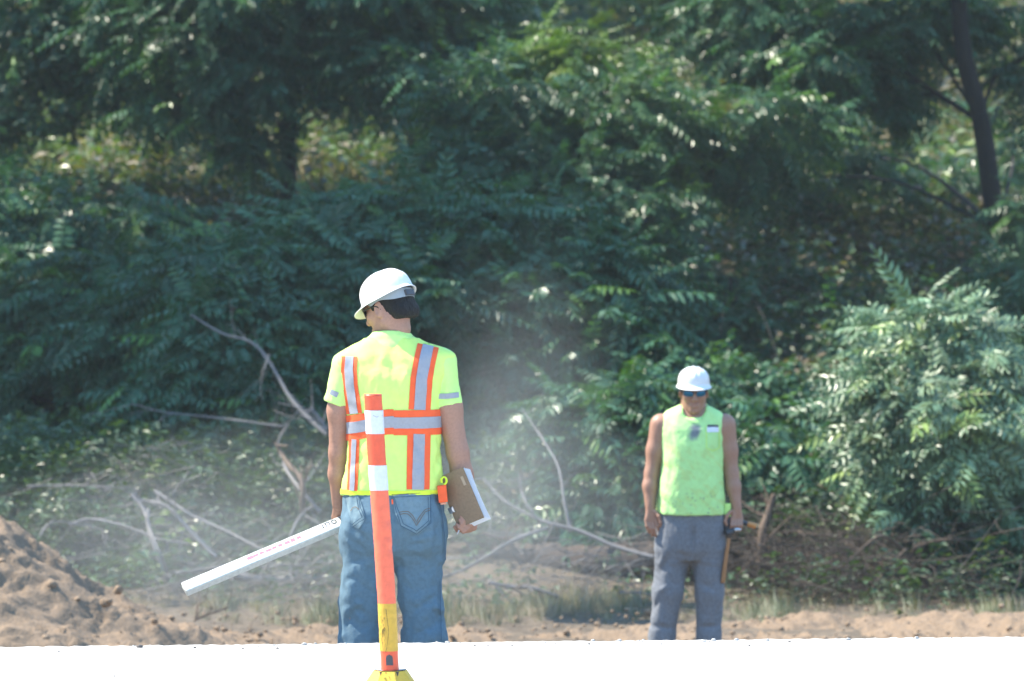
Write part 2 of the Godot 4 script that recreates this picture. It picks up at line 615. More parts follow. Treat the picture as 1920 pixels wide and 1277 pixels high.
func ground() -> void:
	var zs := [400.0, 120.0, 40.0, 10.0, 0.0, -10.0, -16.0]
	var z := -17.0
	while z > -90.0:
		zs.append(z)
		z -= 0.5
	zs.append_array([-95.0, -105.0, -130.0, -180.0, -260.0, -400.0, -800.0])
	var xs := [-600.0, -300.0, -120.0, -60.0, -40.0, -30.0, -22.0]
	var x := -18.0
	while x < 18.01:
		xs.append(x)
		x += 0.6
	xs.append_array([22.0, 30.0, 40.0, 60.0, 120.0, 300.0, 600.0])
	var g := PackedVector3Array()
	for zz in zs:
		for xx in xs:
			g.push_back(Vector3(xx, height(xx, zz), zz))
	var b := Buf.new()
	b.grid(g, zs.size(), xs.size(), false, true)
	tag(obj("ground", b.commit(M.soil)), "brown earth floor rising into the wooded bank", "", "", "structure")

	# white concrete: a slab with a crumbly far edge
	b = Buf.new()
	var rows := 7
	var n := 700
	g = PackedVector3Array()
	for r in rows:
		for k in n + 1:
			var u := float(k) / n
			var xx := lerpf(-60.0, 60.0, u)
			if u > 0.2 and u < 0.8:
				xx = lerpf(-4.0, 4.0, (u - 0.2) / 0.6)
			elif u <= 0.2:
				xx = lerpf(-60.0, -4.0, u / 0.2)
			else:
				xx = lerpf(4.0, 60.0, (u - 0.8) / 0.2)
			var edge := -17.69 - 0.105 * xx
			var chip := rng.randf_range(-0.002, 0.0025) if r > 3 and r < 6 else 0.0
			match r:
				0: g.push_back(Vector3(xx, -0.45, 60))
				1: g.push_back(Vector3(xx, 0, 60))
				2: g.push_back(Vector3(xx, 0, edge + 3.0))
				3: g.push_back(Vector3(xx, 0, edge + 0.06))
				4: g.push_back(Vector3(xx, 0.0 + chip, edge + 0.012 + chip))
				5: g.push_back(Vector3(xx, -0.012, edge + chip))
				6: g.push_back(Vector3(xx, -0.75, edge))
	b.grid(g, rows, n + 1, false, true)
	tag(obj("pavement", b.commit(M.concrete)), "sunlit white concrete pavement with a straight far edge", "", "", "structure")

	# loose tan soil behind the workers
	var no := FastNoiseLite.new()
	no.seed = 5
	no.frequency = 1.0
	no.fractal_octaves = 4
	no.noise_type = FastNoiseLite.TYPE_SIMPLEX
	var clump := func(px: float, pz: float) -> float:
		return absf(no.get_noise_2d(px * 2.6, pz * 2.6)) * 0.075 + absf(no.get_noise_2d(px * 7.0 + 9.0, pz * 7.0)) * 0.05 + no.get_noise_2d(px * 17.0, pz * 17.0) * 0.034 + no.get_noise_2d(px * 0.6 + 40.0, pz * 0.6) * 0.12
	b = Buf.new()
	g = PackedVector3Array()
	var nx := 330
	var nz := 130
	for k in nz + 1:
		var zz := lerpf(-27.0, -32.4, float(k) / nz)
		for q in nx + 1:
			var xx := lerpf(-5.5, 5.5, float(q) / nx)
			var rim := clampf((zz + 31.1 + 0.8 * smoothstep(0.3, 2.0, xx) - 0.15 * sin(xx * 2.3 + 1.0)) / 0.5, 0, 1) * clampf((-27.0 - zz) / 0.5, 0, 1) * clampf((5.5 - absf(xx)) / 0.5, 0, 1)
			var berm := exp(-pow((zz + 30.9 + 0.25 * sin(xx * 1.7)) / 0.6, 2.0)) * (0.10 + 0.05 * sin(xx * 2.1 + 1.0)) * smoothstep(-2.0, 1.0, xx)
			g.push_back(Vector3(xx, height(xx, zz) - 0.05 + rim * (0.02 + berm * 0.5 + clump.call(xx, zz) * 0.8), zz))
	b.grid(g, nz + 1, nx + 1, false, true)
	tag(obj("soil", b.commit(M.dirt)), "loose tan soil in a low lumpy strip before the brush", "", "", "structure")

	# the dirt pile at the left
	b = Buf.new()
	g = PackedVector3Array()
	var c := P(-380, 1200, 28.6)
	var rr := 150
	var aa := 300
	for k in rr + 1:
		var r := 3.1 * k / rr
		for q in aa:
			var an := TAU * q / aa
			var xx := c.x + cos(an) * r
			var zz := c.z + sin(an) * r
			var h := 1.62 * exp(-pow(r / 1.55, 1.7)) + no.get_noise_2d(xx * 0.8, zz * 0.8 + 9.0) * 0.12
			var f := clampf((3.1 - r) / 0.5, 0, 1)
			h = h * f + (clump.call(xx + 20.0, zz) * 0.55 - 0.03) * f - 0.02
			g.push_back(Vector3(xx, height(xx, zz) + h, zz))
	b.grid(g, rr + 1, aa, true, true)
	tag(obj("dirt_pile", b.commit(M.dirt)), "tall heap of loose tan dirt at the left beside the brush", "dirt pile")
	heap_c = c

	# clods: the large ones are things, the small ones are rubble
	var rock_mesh: Array[Mesh] = []
	for v in 4:
		rock_mesh.append(lump(v, M.clod))
	var spots := [[95, 1098, 28.0, 0.10, "broad rounded clod low on the face of the dirt heap"], [198, 1130, 28.0, 0.085, "dusty clod in the middle of the dirt heap's lower slope"], [222, 1106, 28.4, 0.07, "round clod perched on the skyline of the dirt heap"], [205, 1128, 27.9, 0.05, "small clod leaning on the larger one on the heap"], [290, 1165, 28.2, 0.05, "lone small clod near the toe of the dirt heap"], [1215, 1148, 31.5, 0.06, "pale clod by the outer leg of the worker in the sleeveless shirt"], [1700, 1172, 31.0, 0.07, "largest pale clod on the soil below the sunlit shrub"], [1465, 1180, 31.0, 0.05, "small pale clod on the soil right of the worker in grey trousers"], [1590, 1170, 31.2, 0.045, "little clod on the soil between the worker and the shrub"], [1850, 1158, 31.4, 0.045, "flat clod on the soil at the right frame edge below grass"]]
	for s in spots:
		var p := P(s[0], s[1], s[2])
		var o := obj("dirt_clod", rock_mesh[rng.randi() % 4], null, Transform3D(Basis.from_euler(Vector3(rng.randf() * 6, rng.randf() * 6, 0)).scaled(Vector3.ONE * s[3] * 0.42), p))
		tag(o, s[4], "clod", "larger clods of dirt")
	var places := []
	var tints := []
	for k in 2600:
		var p: Vector3
		if k < 1200:
			var an := rng.randf() * TAU
			var r := sqrt(rng.randf()) * 2.9
			p = Vector3(c.x + cos(an) * r, 0, c.z + sin(an) * r)
			p.y = height(p.x, p.z) + 1.62 * exp(-pow(r / 1.55, 1.7)) + no.get_noise_2d(p.x * 0.8, p.z * 0.8 + 9.0) * 0.12 + clump.call(p.x + 20.0, p.z) * 0.55 - 0.05
		else:
			p = Vector3(rng.randf_range(-5, 5), 0, rng.randf_range(-31.6, -29.3))
			p.y = height(p.x, p.z) + clump.call(p.x, p.z) * 0.8
		var s := 0.006 + 0.017 * pow(rng.randf(), 3.0)
		places.append(Transform3D(Basis.from_euler(Vector3(rng.randf() * 6, rng.randf() * 6, 0)).scaled(Vector3(s, s * 0.8, s)), p))
		tints.append(Color(1, 1, 1) * rng.randf_range(0.8, 1.1))
	tag(many("rubble", rock_mesh[1], places, tints), "crumbs of dirt strewn over the heap and the soil", "", "", "stuff")

	places = []
	tints = []
	for k in 70:
		var xx := rng.randf_range(-2.2, 2.2)
		var s := 0.0015 + 0.006 * pow(rng.randf(), 3.0)
		places.append(Transform3D(Basis.from_euler(Vector3(rng.randf() * 6, rng.randf() * 6, 0)).scaled(Vector3(s * 1.4, s, s)), Vector3(xx, s * 0.5 - 0.001, -17.69 - 0.105 * xx + absf(rng.randfn()) * 0.03 + 0.01)))
		tints.append(Color(1, 1, 1))
	tag(many("concrete_crumbs", lump(6, M.concrete), places, tints), "crumbs of white concrete along the far edge of the pavement", "", "", "stuff")

	# pebbles on the concrete
	var peb := lump(9, M.pebble)
	var at := [[262, 1214], [365, 1215], [455, 1216], [485, 1213], [520, 1216], [110, 1222], [890, 1211], [915, 1210], [960, 1211], [935, 1217], [1042, 1207], [1105, 1208], [1205, 1204], [1240, 1208], [1330, 1203], [1405, 1211], [1600, 1204], [1480, 1203], [640, 1209], [215, 1268]]
	for q in at:
		var dd: float = CAM_Y * F / (q[1] - 340.0)
		var s := rng.randf_range(0.0022, 0.0046)
		if q[0] == 262:
			s = 0.009
		var pp := P(q[0], q[1], dd)
		pp.y = s * 0.4
		var o := obj("pebble", peb, null, Transform3D(Basis.from_euler(Vector3(rng.randf(), rng.randf() * 6, 0)).scaled(Vector3(s * 1.3, s, s)), pp))
		tag(o, "tiny dark pebble lying loose on the white concrete" if q[0] != 262 else "largest dark pebble on the white concrete, below the dirt heap", "pebble", "pebbles on the concrete")


var heap_c: Vector3


func lump(s: int, m: Material) -> Mesh:
	var no := FastNoiseLite.new()
	no.seed = s
	no.frequency = 0.9
	var b := Buf.new()
	var g := PackedVector3Array()
	for r in 9:
		for k in 12:
			var t := PI * r / 8.0
			var a := TAU * k / 12.0
			var p := Vector3(sin(t) * cos(a), cos(t) * 0.8, sin(t) * sin(a))
			g.push_back(p * (1.0 + 0.45 * no.get_noise_3dv(p * 1.4) + 0.25 * no.get_noise_3dv(p * 4.0)))
	b.grid(g, 9, 12, true, true)
	return b.commit(m)


# ---------------------------------------------------------------- plants
# a compound leaf along +x with its upper side +y: a thin stalk and pairs of folded leaflets
func leaf_mesh(pairs: int, length: float, ll: float, lw: float, droop: float, seed_: int) -> Mesh:
	var r := RandomNumberGenerator.new()
	r.seed = seed_
	var b := Buf.new()
	var at := func(t: float) -> Vector3:
		return Vector3(length * t, -droop * length * t * t, 0)
	for k in 4:
		var p: Vector3 = at.call(k / 4.0)
		var q: Vector3 = at.call((k + 1) / 4.0)
		var w := 0.0035
		b.quad(p + Vector3(0, 0, w), p - Vector3(0, 0, w), q - Vector3(0, 0, w), q + Vector3(0, 0, w), Vector3.UP)
	for k in pairs + 1:
		for s in [-1.0, 1.0]:
			if k == pairs and s > 0.0:
				continue
			var t := lerpf(0.2, 1.0, float(k) / pairs)
			var o: Vector3 = at.call(t)
			var ang := r.randf_range(0.85, 1.2) if k < pairs else 0.0
			var dir := Vector3(cos(ang), -r.randf_range(0.15, 0.55) - droop * t, sin(ang) * s).normalized()
			var size := sin(PI * clampf(0.25 + 0.6 * t, 0, 1)) * r.randf_range(0.85, 1.1)
			var side := dir.cross(Vector3.UP).normalized().rotated(dir, r.randf_range(-0.35, 0.35))
			var up := side.cross(dir).normalized()
			var l := ll * size
			var w := lw * size
			var mid := o + dir * l * 0.45
			var tip := o + dir * l - up * l * 0.12
			var a := mid + side * w + up * w * 0.35
			var e := mid - side * w + up * w * 0.35
			var n1 := (a - o).cross(tip - o).normalized()
			var n2 := (tip - o).cross(e - o).normalized()
			if n1.dot(up) < 0.0:
				n1 = -n1
			if n2.dot(up) < 0.0:
				n2 = -n2
			b.tri(o, mid, a, n1)
			b.tri(mid, tip, a, n1)
			b.tri(o, e, mid, n2)
			b.tri(mid, e, tip, n2)
	return b.commit(M.leaf)


func blade_clump(n: int, length: float, width: float, spread: float, seed_: int, m: Material) -> Mesh:
	var r := RandomNumberGenerator.new()
	r.seed = seed_
	var b := Buf.new()
	for k in n:
		var a := r.randf() * TAU
		var out := Vector3(cos(a), 0, sin(a))
		var side := Vector3(-sin(a), 0, cos(a))
		var o := out * r.randf() * spread * 0.4
		var l := length * r.randf_range(0.5, 1.1)
		var lean := r.randf_range(0.05, 0.7)
		var p0 := o
		var p1 := o + out * lean * l * 0.35 + Vector3.UP * l * 0.55
		var p2 := o + out * lean * l * 0.95 + Vector3.UP * l * (1.0 - lean * 0.45)
		var w := width * r.randf_range(0.6, 1.2)
		var nn := (Vector3.UP * 0.4 + out).normalized()
		b.quad(p0 - side * w, p0 + side * w, p1 + side * w * 0.8, p1 - side * w * 0.8, nn)
		b.tri(p1 - side * w * 0.8, p1 + side * w * 0.8, p2, nn)
	return b.commit(m)


# scrub: simple pointed leaves round a few stems, for the floor of the wood
func scrub_mesh(n: int, size: float, ll: float, seed_: int) -> Mesh:
	var r := RandomNumberGenerator.new()
	r.seed = seed_
	var b := Buf.new()
	for k in n:
		var v := Vector3(r.randf_range(-1, 1), r.randf_range(0, 1.3), r.randf_range(-1, 1))
		if Vector2(v.x, v.z).length() > 1.0:
			v *= 0.6
		var o := v * size
		var a := r.randf() * TAU
		var dir := Vector3(cos(a), r.randf_range(-0.6, 0.4), sin(a)).normalized()
		var side := dir.cross(Vector3.UP).normalized().rotated(dir, r.randf_range(-0.7, 0.7))
		var up := side.cross(dir).normalized()
		var l := ll * r.randf_range(0.6, 1.2)
		var mid := o + dir * l * 0.45
		var tip := o + dir * l - up * l * 0.15
		for s in [-1.0, 1.0]:
			var e: Vector3 = mid + side * l * 0.24 * s + up * l * 0.08
			var n1 := (e - o).cross(tip - o).normalized()
			if n1.dot(up) < 0.0:
				n1 = -n1
			b.tri(o, mid, e, n1)
			b.tri(mid, tip, e, n1)
	return b.commit(M.leaf)


var leaves: Array[Mesh] = []
var sunward := Vector3.UP
var leaf_look := 0
var flat_leaf := 0.4


func green(base: Color, spread := 0.3, yellow := 0.1) -> Color:
	var k := 1.0 + rng.randf_range(-spread, spread)
	var c := Color(base.r * k, base.g * k, base.b * k)
	if rng.randf() < yellow and c.g > c.r:
		c = Color(c.r * 1.7, c.g * 1.45, c.b * 0.7)
	return c


func leaf_place(at: Vector3, dir: Vector3, up: Vector3, s: float) -> Transform3D:
	var x := dir.normalized()
	var z := x.cross(up).normalized()
	var y := z.cross(x)
	return Transform3D(Basis(x * s, y * s, z * s), at)


# leaves of one lobe: tips through its outer shell, each a fan of drooping compound leaves
func lobe(places: Array, tints: Array, c: Vector3, r: Vector3, tips: int, per: int, size: float, base: Color, yellow: float, no: FastNoiseLite) -> void:
	for k in tips:
		var d := rv()
		var rad := lerpf(0.35, 1.0, pow(rng.randf(), 0.6)) * (1.0 + 0.55 * no.get_noise_3dv(c + d * r * 1.2))
		var at := c + d * r * rad
		var out := Vector3(d.x, d.y * 0.5 - 0.05, d.z).normalized()
		var clump := 1.0 + 0.5 * no.get_noise_3dv(at * 2.0 + Vector3(9, 9, 9))
		for j in per:
			var dir := (out * 0.7 + rv() * 0.95)
			dir.y = dir.y * 0.55 - 0.18
			var up := (sunward + rv() * flat_leaf).normalized()
			places.append(leaf_place(at + rv() * 0.08, dir, up, size * rng.randf_range(0.5, 1.3)))
			tints.append(green(base * clump, 0.28, yellow))


# a twig with simple broad leaves set alternately along it
func twig_mesh(n: int, length: float, ll: float, seed_: int) -> Mesh:
	var r := RandomNumberGenerator.new()
	r.seed = seed_
	var b := Buf.new()
	b.quad(Vector3(0, 0, 0.004), Vector3(0, 0, -0.004), Vector3(length, -0.04, -0.002), Vector3(length, -0.04, 0.002), Vector3.UP)
	for k in n:
		var t := lerpf(0.15, 1.0, float(k) / (n - 1))
		var s := 1.0 if k % 2 == 0 else -1.0
		var o := Vector3(length * t, -0.04 * t * t, 0)
		var ang := r.randf_range(0.5, 1.3) * s
		var dir := Vector3(cos(ang), r.randf_range(-0.7, 0.15), sin(ang)).normalized()
		var side := dir.cross(Vector3.UP).normalized().rotated(dir, r.randf_range(-0.6, 0.6))
		var up := side.cross(dir).normalized()
		var l := ll * r.randf_range(0.7, 1.2)
		var p1 := o + dir * l * 0.35
		var p2 := o + dir * l * 0.7
		var tip := o + dir * l - up * l * 0.18
		for q in [-1.0, 1.0]:
			var a: Vector3 = p1 + side * l * 0.25 * q + up * l * 0.08
			var e: Vector3 = p2 + side * l * 0.19 * q + up * l * 0.05
			for f in [[o, p1, a], [a, p1, e], [p1, p2, e], [p2, tip, e]]:
				var n1: Vector3 = (f[1] - f[0]).cross(f[2] - f[0]).normalized()
				b.tri(f[0], f[1], f[2], n1 if n1.dot(up) > 0.0 else -n1)
	return b.commit(M.leaf)


# a tree or a bush: trunk points, lobes as [px, py, depth, rx, ry, rz, tips]
func plant(called: String, label: String, category: String, group: String, trunk: Array, r0: float, lobes: Array, per: int, size: float, base: Color, yellow := 0.08, own := 0) -> Node3D:
	var root_at: Vector3 = trunk[0]
	var o := thing(called, root_at, label, category, group)
	var no := FastNoiseLite.new()
	no.seed = rng.randi() % 1000
	no.frequency = 0.7
	var b := Buf.new()
	var local := []
	for p in trunk:
		local.append(p - root_at)
	tube(b, local, r0, r0 * 0.55, 9, 0.06)
	obj("trunk" if category == "tree" else "stem", b.commit(M.bark), o)
	var places := [[], [], []]
	var tints := [[], [], []]
	for l in lobes:
		var c: Vector3 = l[0] if l[0] is Vector3 else P(l[0], l[1], l[2])
		var at := 1 if l[0] is Vector3 else 3
		c -= root_at
		var pl := []
		var ti := []
		lobe(pl, ti, c, Vector3(l[at], l[at + 1], l[at + 2]), l[at + 3], per, size, l[at + 4] if l.size() > at + 4 else base, yellow, no)
		for k in pl.size():
			places[k % 3].append(pl[k])
			tints[k % 3].append(ti[k])
		# a limb from the trunk into the lobe
		var from: Vector3 = local[-1]
		for q in local:
			if q.y < c.y - 0.2:
				from = q
		var lb := Buf.new()
		var mid := from.lerp(c, 0.5) + Vector3(0, 0.15, 0) + rv() * 0.12
		tube(lb, [from, mid, c, c + (c - from) * 0.15], r0 * 0.2, r0 * 0.05, 6, 0.08)
		for k in 5:
			var d := rv()
			tube(lb, [c.lerp(mid, 0.4 * rng.randf()), c + d * Vector3(l[at], l[at + 1], l[at + 2]) * 0.5, c + d * Vector3(l[at], l[at + 1], l[at + 2]) * 0.85], r0 * 0.12, r0 * 0.03, 4)
		obj("limb", lb.commit(M.bark), o)
	if own > 0:
		# leaves near enough to be picked apart are parts of their own: those that face the camera most
		var all := []
		for v in 3:
			for k in places[v].size():
				all.append([places[v][k].origin.z + rng.randf() * 0.25, v, k])
		all.sort_custom(func(x, y): return x[0] > y[0])
		var gone := {}
		for q in all.slice(0, own):
			var v: int = q[1]
			var k: int = q[2]
			gone[v * 100000 + k] = true
			var c: Color = tints[v][k]
			var key := int(clampf(c.g * 60.0, 1, 24)) * 2 + (1 if c.r > c.g * 0.62 else 0)
			if not M.has("own%d" % key):
				var m: StandardMaterial3D = M.leaf_silver.duplicate()
				m.vertex_color_use_as_albedo = false
				m.albedo_color = c.linear_to_srgb()
				M["own%d" % key] = m
			var lf := obj("leaf", leaves[v + leaf_look], o, places[v][k])
			lf.material_override = M["own%d" % key]
		for v in 3:
			var pl := []
			var ti := []
			for k in places[v].size():
				if not gone.has(v * 100000 + k):
					pl.append(places[v][k])
					ti.append(tints[v][k])
			places[v] = pl
			tints[v] = ti
	for v in 3:
		if places[v].size():
			var cr := many("crown" if v == 0 else "crown_%03d" % v, leaves[v + leaf_look], places[v], tints[v], o)
			tag(cr, "", "", "", "stuff")
			if own > 0:
				cr.material_override = M.leaf_silver
	return o


func vegetation() -> void:
	leaves = [leaf_mesh(6, 0.42, 0.125, 0.025, 0.28, 1), leaf_mesh(7, 0.5, 0.12, 0.023, 0.4, 2), leaf_mesh(5, 0.36, 0.13, 0.028, 0.2, 3)]
	for s in 3:
		leaves.append(twig_mesh(7 + s, 0.34, 0.105, 11 + s))
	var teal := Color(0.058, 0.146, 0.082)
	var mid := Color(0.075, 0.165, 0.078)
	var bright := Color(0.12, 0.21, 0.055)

	# trees on the bank, from the left
	plant("tree", "dark leafy tree filling the left side behind the brush pile", "tree", "trees on the bank", [P(-120, 900, 41.5), P(-90, 500, 42), P(-60, 100, 42), P(-60, -500, 42.5)], 0.16,
		[[30, 640, 41, 0.9, 0.7, 0.8, 170], [230, 570, 40.5, 0.9, 0.5, 0.7, 170], [120, 760, 40, 1.0, 0.6, 0.7, 150], [20, 420, 42, 0.7, 0.4, 0.7, 80], [230, 420, 42, 0.7, 0.25, 0.6, 60], [330, 720, 40, 0.6, 0.5, 0.5, 100], [20, 880, 39.5, 0.8, 0.5, 0.6, 90], [270, 640, 39.5, 0.6, 0.35, 0.5, 90]], 6, 1.0, teal)
	plant("tree", "tree with a thin dark trunk standing above the mid bush", "tree", "trees on the bank", [P(545, 470, 50), P(540, 250, 50), P(560, 60, 50), P(600, -500, 50.5)], 0.10,
		[[470, 110, 49.5, 1.1, 0.45, 0.9, 90], [690, 110, 49.2, 1.0, 0.45, 0.9, 100], [840, 150, 48.6, 0.6, 0.55, 0.7, 80], [560, -40, 49.2, 1.9, 0.5, 1.0, 200], [350, 60, 49.2, 0.9, 0.45, 0.8, 70], [820, 10, 49.2, 0.9, 0.5, 0.8, 90], [470, 270, 49.2, 0.4, 0.2, 0.4, 16], [600, -330, 50, 2.6, 1.0, 1.6, 200], [640, -650, 50, 2.2, 1.2, 1.6, 150], [360, 200, 49.2, 0.6, 0.25, 0.5, 34]], 6, 1.0, teal)
	leaf_look = 3
	plant("tree", "shadowed tree at the upper left frame corner", "tree", "trees on the bank", [P(-10, 420, 51), P(-15, 200, 51), P(-30, -200, 51), P(-30, -600, 51)], 0.15,
		[[80, 40, 50.5, 1.0, 0.6, 0.8, 90], [230, 150, 50.2, 0.6, 0.35, 0.6, 40], [60, 190, 50.5, 0.5, 0.3, 0.5, 26], [230, 10, 50.5, 1.1, 0.4, 0.8, 80], [-60, 250, 50.5, 0.5, 0.6, 0.6, 40], [60, -300, 51, 2.0, 1.2, 1.4, 150]], 6, 1.0, teal)
	leaf_look = 0
	plant("tree", "leaning dark trunked tree at the right with sun glinting through", "tree", "trees on the bank", [P(1905, 640, 47), P(1868, 430, 47), P(1840, 230, 47), P(1800, 50, 47), P(1790, -300, 47.3), P(1760, -700, 47.5)], 0.115,
		[[1560, 100, 47.5, 0.9, 0.4, 0.7, 90], [1700, 40, 47.6, 0.9, 0.4, 0.6, 90], [1640, 190, 47.6, 0.5, 0.25, 0.4, 30], [1600, 290, 50, 0.8, 0.35, 0.6, 24], [1740, 320, 50.5, 0.7, 0.3, 0.6, 18], [1490, 330, 50, 0.6, 0.28, 0.5, 20], [1900, 280, 50.5, 0.6, 0.4, 0.5, 18], [1930, 100, 47.8, 0.4, 0.5, 0.5, 26], [1935, 430, 46, 0.25, 0.45, 0.4, 30], [1420, 30, 48, 0.8, 0.4, 0.7, 70], [1700, -320, 47.5, 2.3, 1.0, 1.4, 230], [1800, -620, 47.5, 2.0, 1.1, 1.4, 150]], 6, 0.95, teal)
	plant("tree", "tall bushy tree in the upper middle with sunlit top leaves", "tree", "trees on the bank", [P(1010, 620, 46), P(1010, 400, 46), P(1020, 200, 46), P(1030, 60, 46)], 0.10,
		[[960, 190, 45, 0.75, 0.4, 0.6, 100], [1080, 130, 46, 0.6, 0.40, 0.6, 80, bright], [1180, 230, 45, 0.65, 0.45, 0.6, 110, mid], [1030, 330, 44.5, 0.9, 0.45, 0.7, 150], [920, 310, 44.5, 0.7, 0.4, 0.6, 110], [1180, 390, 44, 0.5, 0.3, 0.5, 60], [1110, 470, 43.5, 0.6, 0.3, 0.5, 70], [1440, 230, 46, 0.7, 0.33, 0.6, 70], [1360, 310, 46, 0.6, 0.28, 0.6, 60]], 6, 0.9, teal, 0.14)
	leaf_look = 3
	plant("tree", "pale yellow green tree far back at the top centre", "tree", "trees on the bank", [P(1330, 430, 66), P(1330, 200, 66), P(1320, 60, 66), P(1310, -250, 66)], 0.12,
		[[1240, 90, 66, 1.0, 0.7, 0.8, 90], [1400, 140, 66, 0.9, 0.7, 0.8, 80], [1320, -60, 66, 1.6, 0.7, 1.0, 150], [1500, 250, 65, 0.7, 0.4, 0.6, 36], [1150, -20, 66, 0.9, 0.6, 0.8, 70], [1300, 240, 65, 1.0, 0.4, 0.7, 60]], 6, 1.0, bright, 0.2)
	leaf_look = 0
	plant("tree", "background tree with branches crossing the top left of centre", "tree", "trees on the bank", [P(900, 330, 64), P(905, 150, 64), P(930, 0, 64), P(930, -400, 64)], 0.12,
		[[900, 60, 63, 0.9, 0.4, 0.7, 40], [1010, 0, 64, 1.0, 0.5, 0.8, 70], [760, 40, 64, 1.0, 0.4, 0.8, 60], [940, -200, 64, 2.2, 0.9, 1.4, 150]], 6, 1.0, teal)

	# bushes below them
	plant("bush", "broad dusty bush with drooping sprays behind the worker with the vest", "bush", "bushes below the trees", [P(760, 1010, 39), P(770, 800, 39), P(790, 560, 39.5)], 0.07,
		[[560, 540, 38.5, 0.95, 0.5, 0.7, 220], [760, 440, 39.5, 1.1, 0.4, 0.7, 220], [960, 500, 39, 0.95, 0.5, 0.7, 220], [1110, 570, 38.5, 0.75, 0.45, 0.6, 170], [740, 640, 38, 1.1, 0.7, 0.7, 260], [980, 700, 38, 0.9, 0.7, 0.7, 240], [470, 660, 37.6, 0.8, 0.5, 0.6, 170], [1160, 690, 38, 0.6, 0.5, 0.6, 120], [620, 810, 37.0, 1.0, 0.6, 0.6, 220], [870, 880, 37.5, 0.9, 0.6, 0.6, 170], [430, 520, 39.5, 0.7, 0.3, 0.5, 90], [420, 780, 37.2, 0.8, 0.4, 0.5, 140], [1010, 860, 37.2, 0.6, 0.5, 0.5, 110], [360, 610, 39, 0.5, 0.4, 0.5, 80]], 6, 0.95, teal, 0.06)
	plant("bush", "fern like bush of arching sprays left of the worker in the sleeveless shirt", "bush", "bushes below the trees", [P(1120, 1060, 35.6), P(1125, 950, 35.6), P(1130, 850, 35.8)], 0.03,
		[[1110, 810, 35.6, 0.42, 0.28, 0.4, 60], [1170, 900, 35.4, 0.42, 0.34, 0.4, 70], [1200, 760, 36, 0.45, 0.3, 0.4, 60], [1110, 960, 35.3, 0.4, 0.22, 0.35, 40], [1270, 860, 36, 0.4, 0.4, 0.4, 22]], 6, 0.9, teal, 0.1)
	plant("bush", "low leafy bush just right of the worker in grey trousers", "bush", "bushes below the trees", [P(1440, 1040, 36), P(1440, 930, 36), P(1445, 850, 36)], 0.03,
		[[1440, 830, 36, 0.36, 0.22, 0.4, 20], [1420, 910, 35.8, 0.3, 0.2, 0.3, 20]], 6, 0.95, teal, 0.06)
	var silver := Color(0.140, 0.240, 0.122)
	sunward = Vector3(-0.45, 0.75, 0.5)
	flat_leaf = 0.65
	plant("shrub", "sunlit rounded shrub with silvery green leaves at the right", "shrub", "", [P(1712, 1085, 34.4), P(1705, 960, 34.4), P(1700, 800, 34.5)], 0.03,
		[[1722, 638, 34.5, 0.34, 0.26, 0.40, 90], [1812, 688, 34.4, 0.42, 0.30, 0.42, 110], [1692, 743, 34.2, 0.30, 0.28, 0.42, 90], [1777, 798, 34.0, 0.46, 0.36, 0.42, 150], [1882, 778, 34.4, 0.38, 0.34, 0.42, 100], [1932, 878, 34.4, 0.36, 0.36, 0.42, 90], [1667, 838, 34.2, 0.28, 0.26, 0.4, 70], [1742, 918, 34.2, 0.42, 0.23, 0.4, 36, teal], [1852, 948, 34.2, 0.4, 0.25, 0.4, 36, teal]], 5, 0.76, silver, 0.07, 300)
	sunward = Vector3.UP
	flat_leaf = 0.4
	plant("bush", "small leafy plant at the right frame edge below the sunlit shrub", "bush", "bushes below the trees", [P(1900, 1110, 34), P(1900, 1040, 34), P(1895, 980, 34)], 0.025,
		[[1880, 1000, 34, 0.3, 0.25, 0.3, 44], [1925, 930, 34.3, 0.25, 0.25, 0.3, 30]], 5, 0.75, mid, 0.05)
	plant("bush", "shaded sprays hanging behind the top of the sunlit shrub", "bush", "bushes below the trees", [P(1990, 800, 40), P(1970, 650, 40), P(1930, 560, 40)], 0.03,
		[[1870, 590, 40, 0.4, 0.14, 0.4, 20], [1925, 530, 40.5, 0.3, 0.25, 0.4, 24]], 5, 0.95, mid, 0.2)
	leaf_look = 3
	plant("bush", "dark bush in the deep shade of the hollow right of centre", "bush", "bushes below the trees", [P(1370, 720, 45), P(1370, 600, 45), P(1370, 520, 45)], 0.03,
		[[1300, 640, 44, 0.7, 0.4, 0.6, 60], [1450, 640, 44, 0.8, 0.4, 0.6, 60], [1390, 520, 46, 0.8, 0.25, 0.6, 40], [1560, 580, 46, 0.8, 0.35, 0.6, 50], [1340, 740, 41, 0.6, 0.35, 0.5, 70], [1480, 760, 41, 0.6, 0.35, 0.5, 50]], 6, 0.9, teal, 0.04)
	leaf_look = 0

	# trees outside the frame, whose shade lies on the bank
	plant("tree", "tall tree left of the frame that shades the mid bush", "tree", "trees on the bank", [Vector3(-8.6, -0.6, -39.5), Vector3(-8.4, 3, -39.5), Vector3(-8.2, 7, -39.5)], 0.22,
		[[Vector3(-7.6, 6.2, -39), 2.2, 1.3, 1.7, 300], [Vector3(-9.6, 8.6, -39.5), 2.4, 1.5, 1.8, 300], [Vector3(-6.2, 4.4, -39.6), 1.6, 0.9, 1.5, 200], [Vector3(-6.3, 7.4, -41.5), 1.9, 1.2, 1.6, 240], [Vector3(-4.8, 5.0, -39.4), 1.9, 0.7, 1.3, 180], [Vector3(-2.9, 5.6, -39.8), 1.4, 0.6, 1.1, 110]], 6, 1.25, teal)
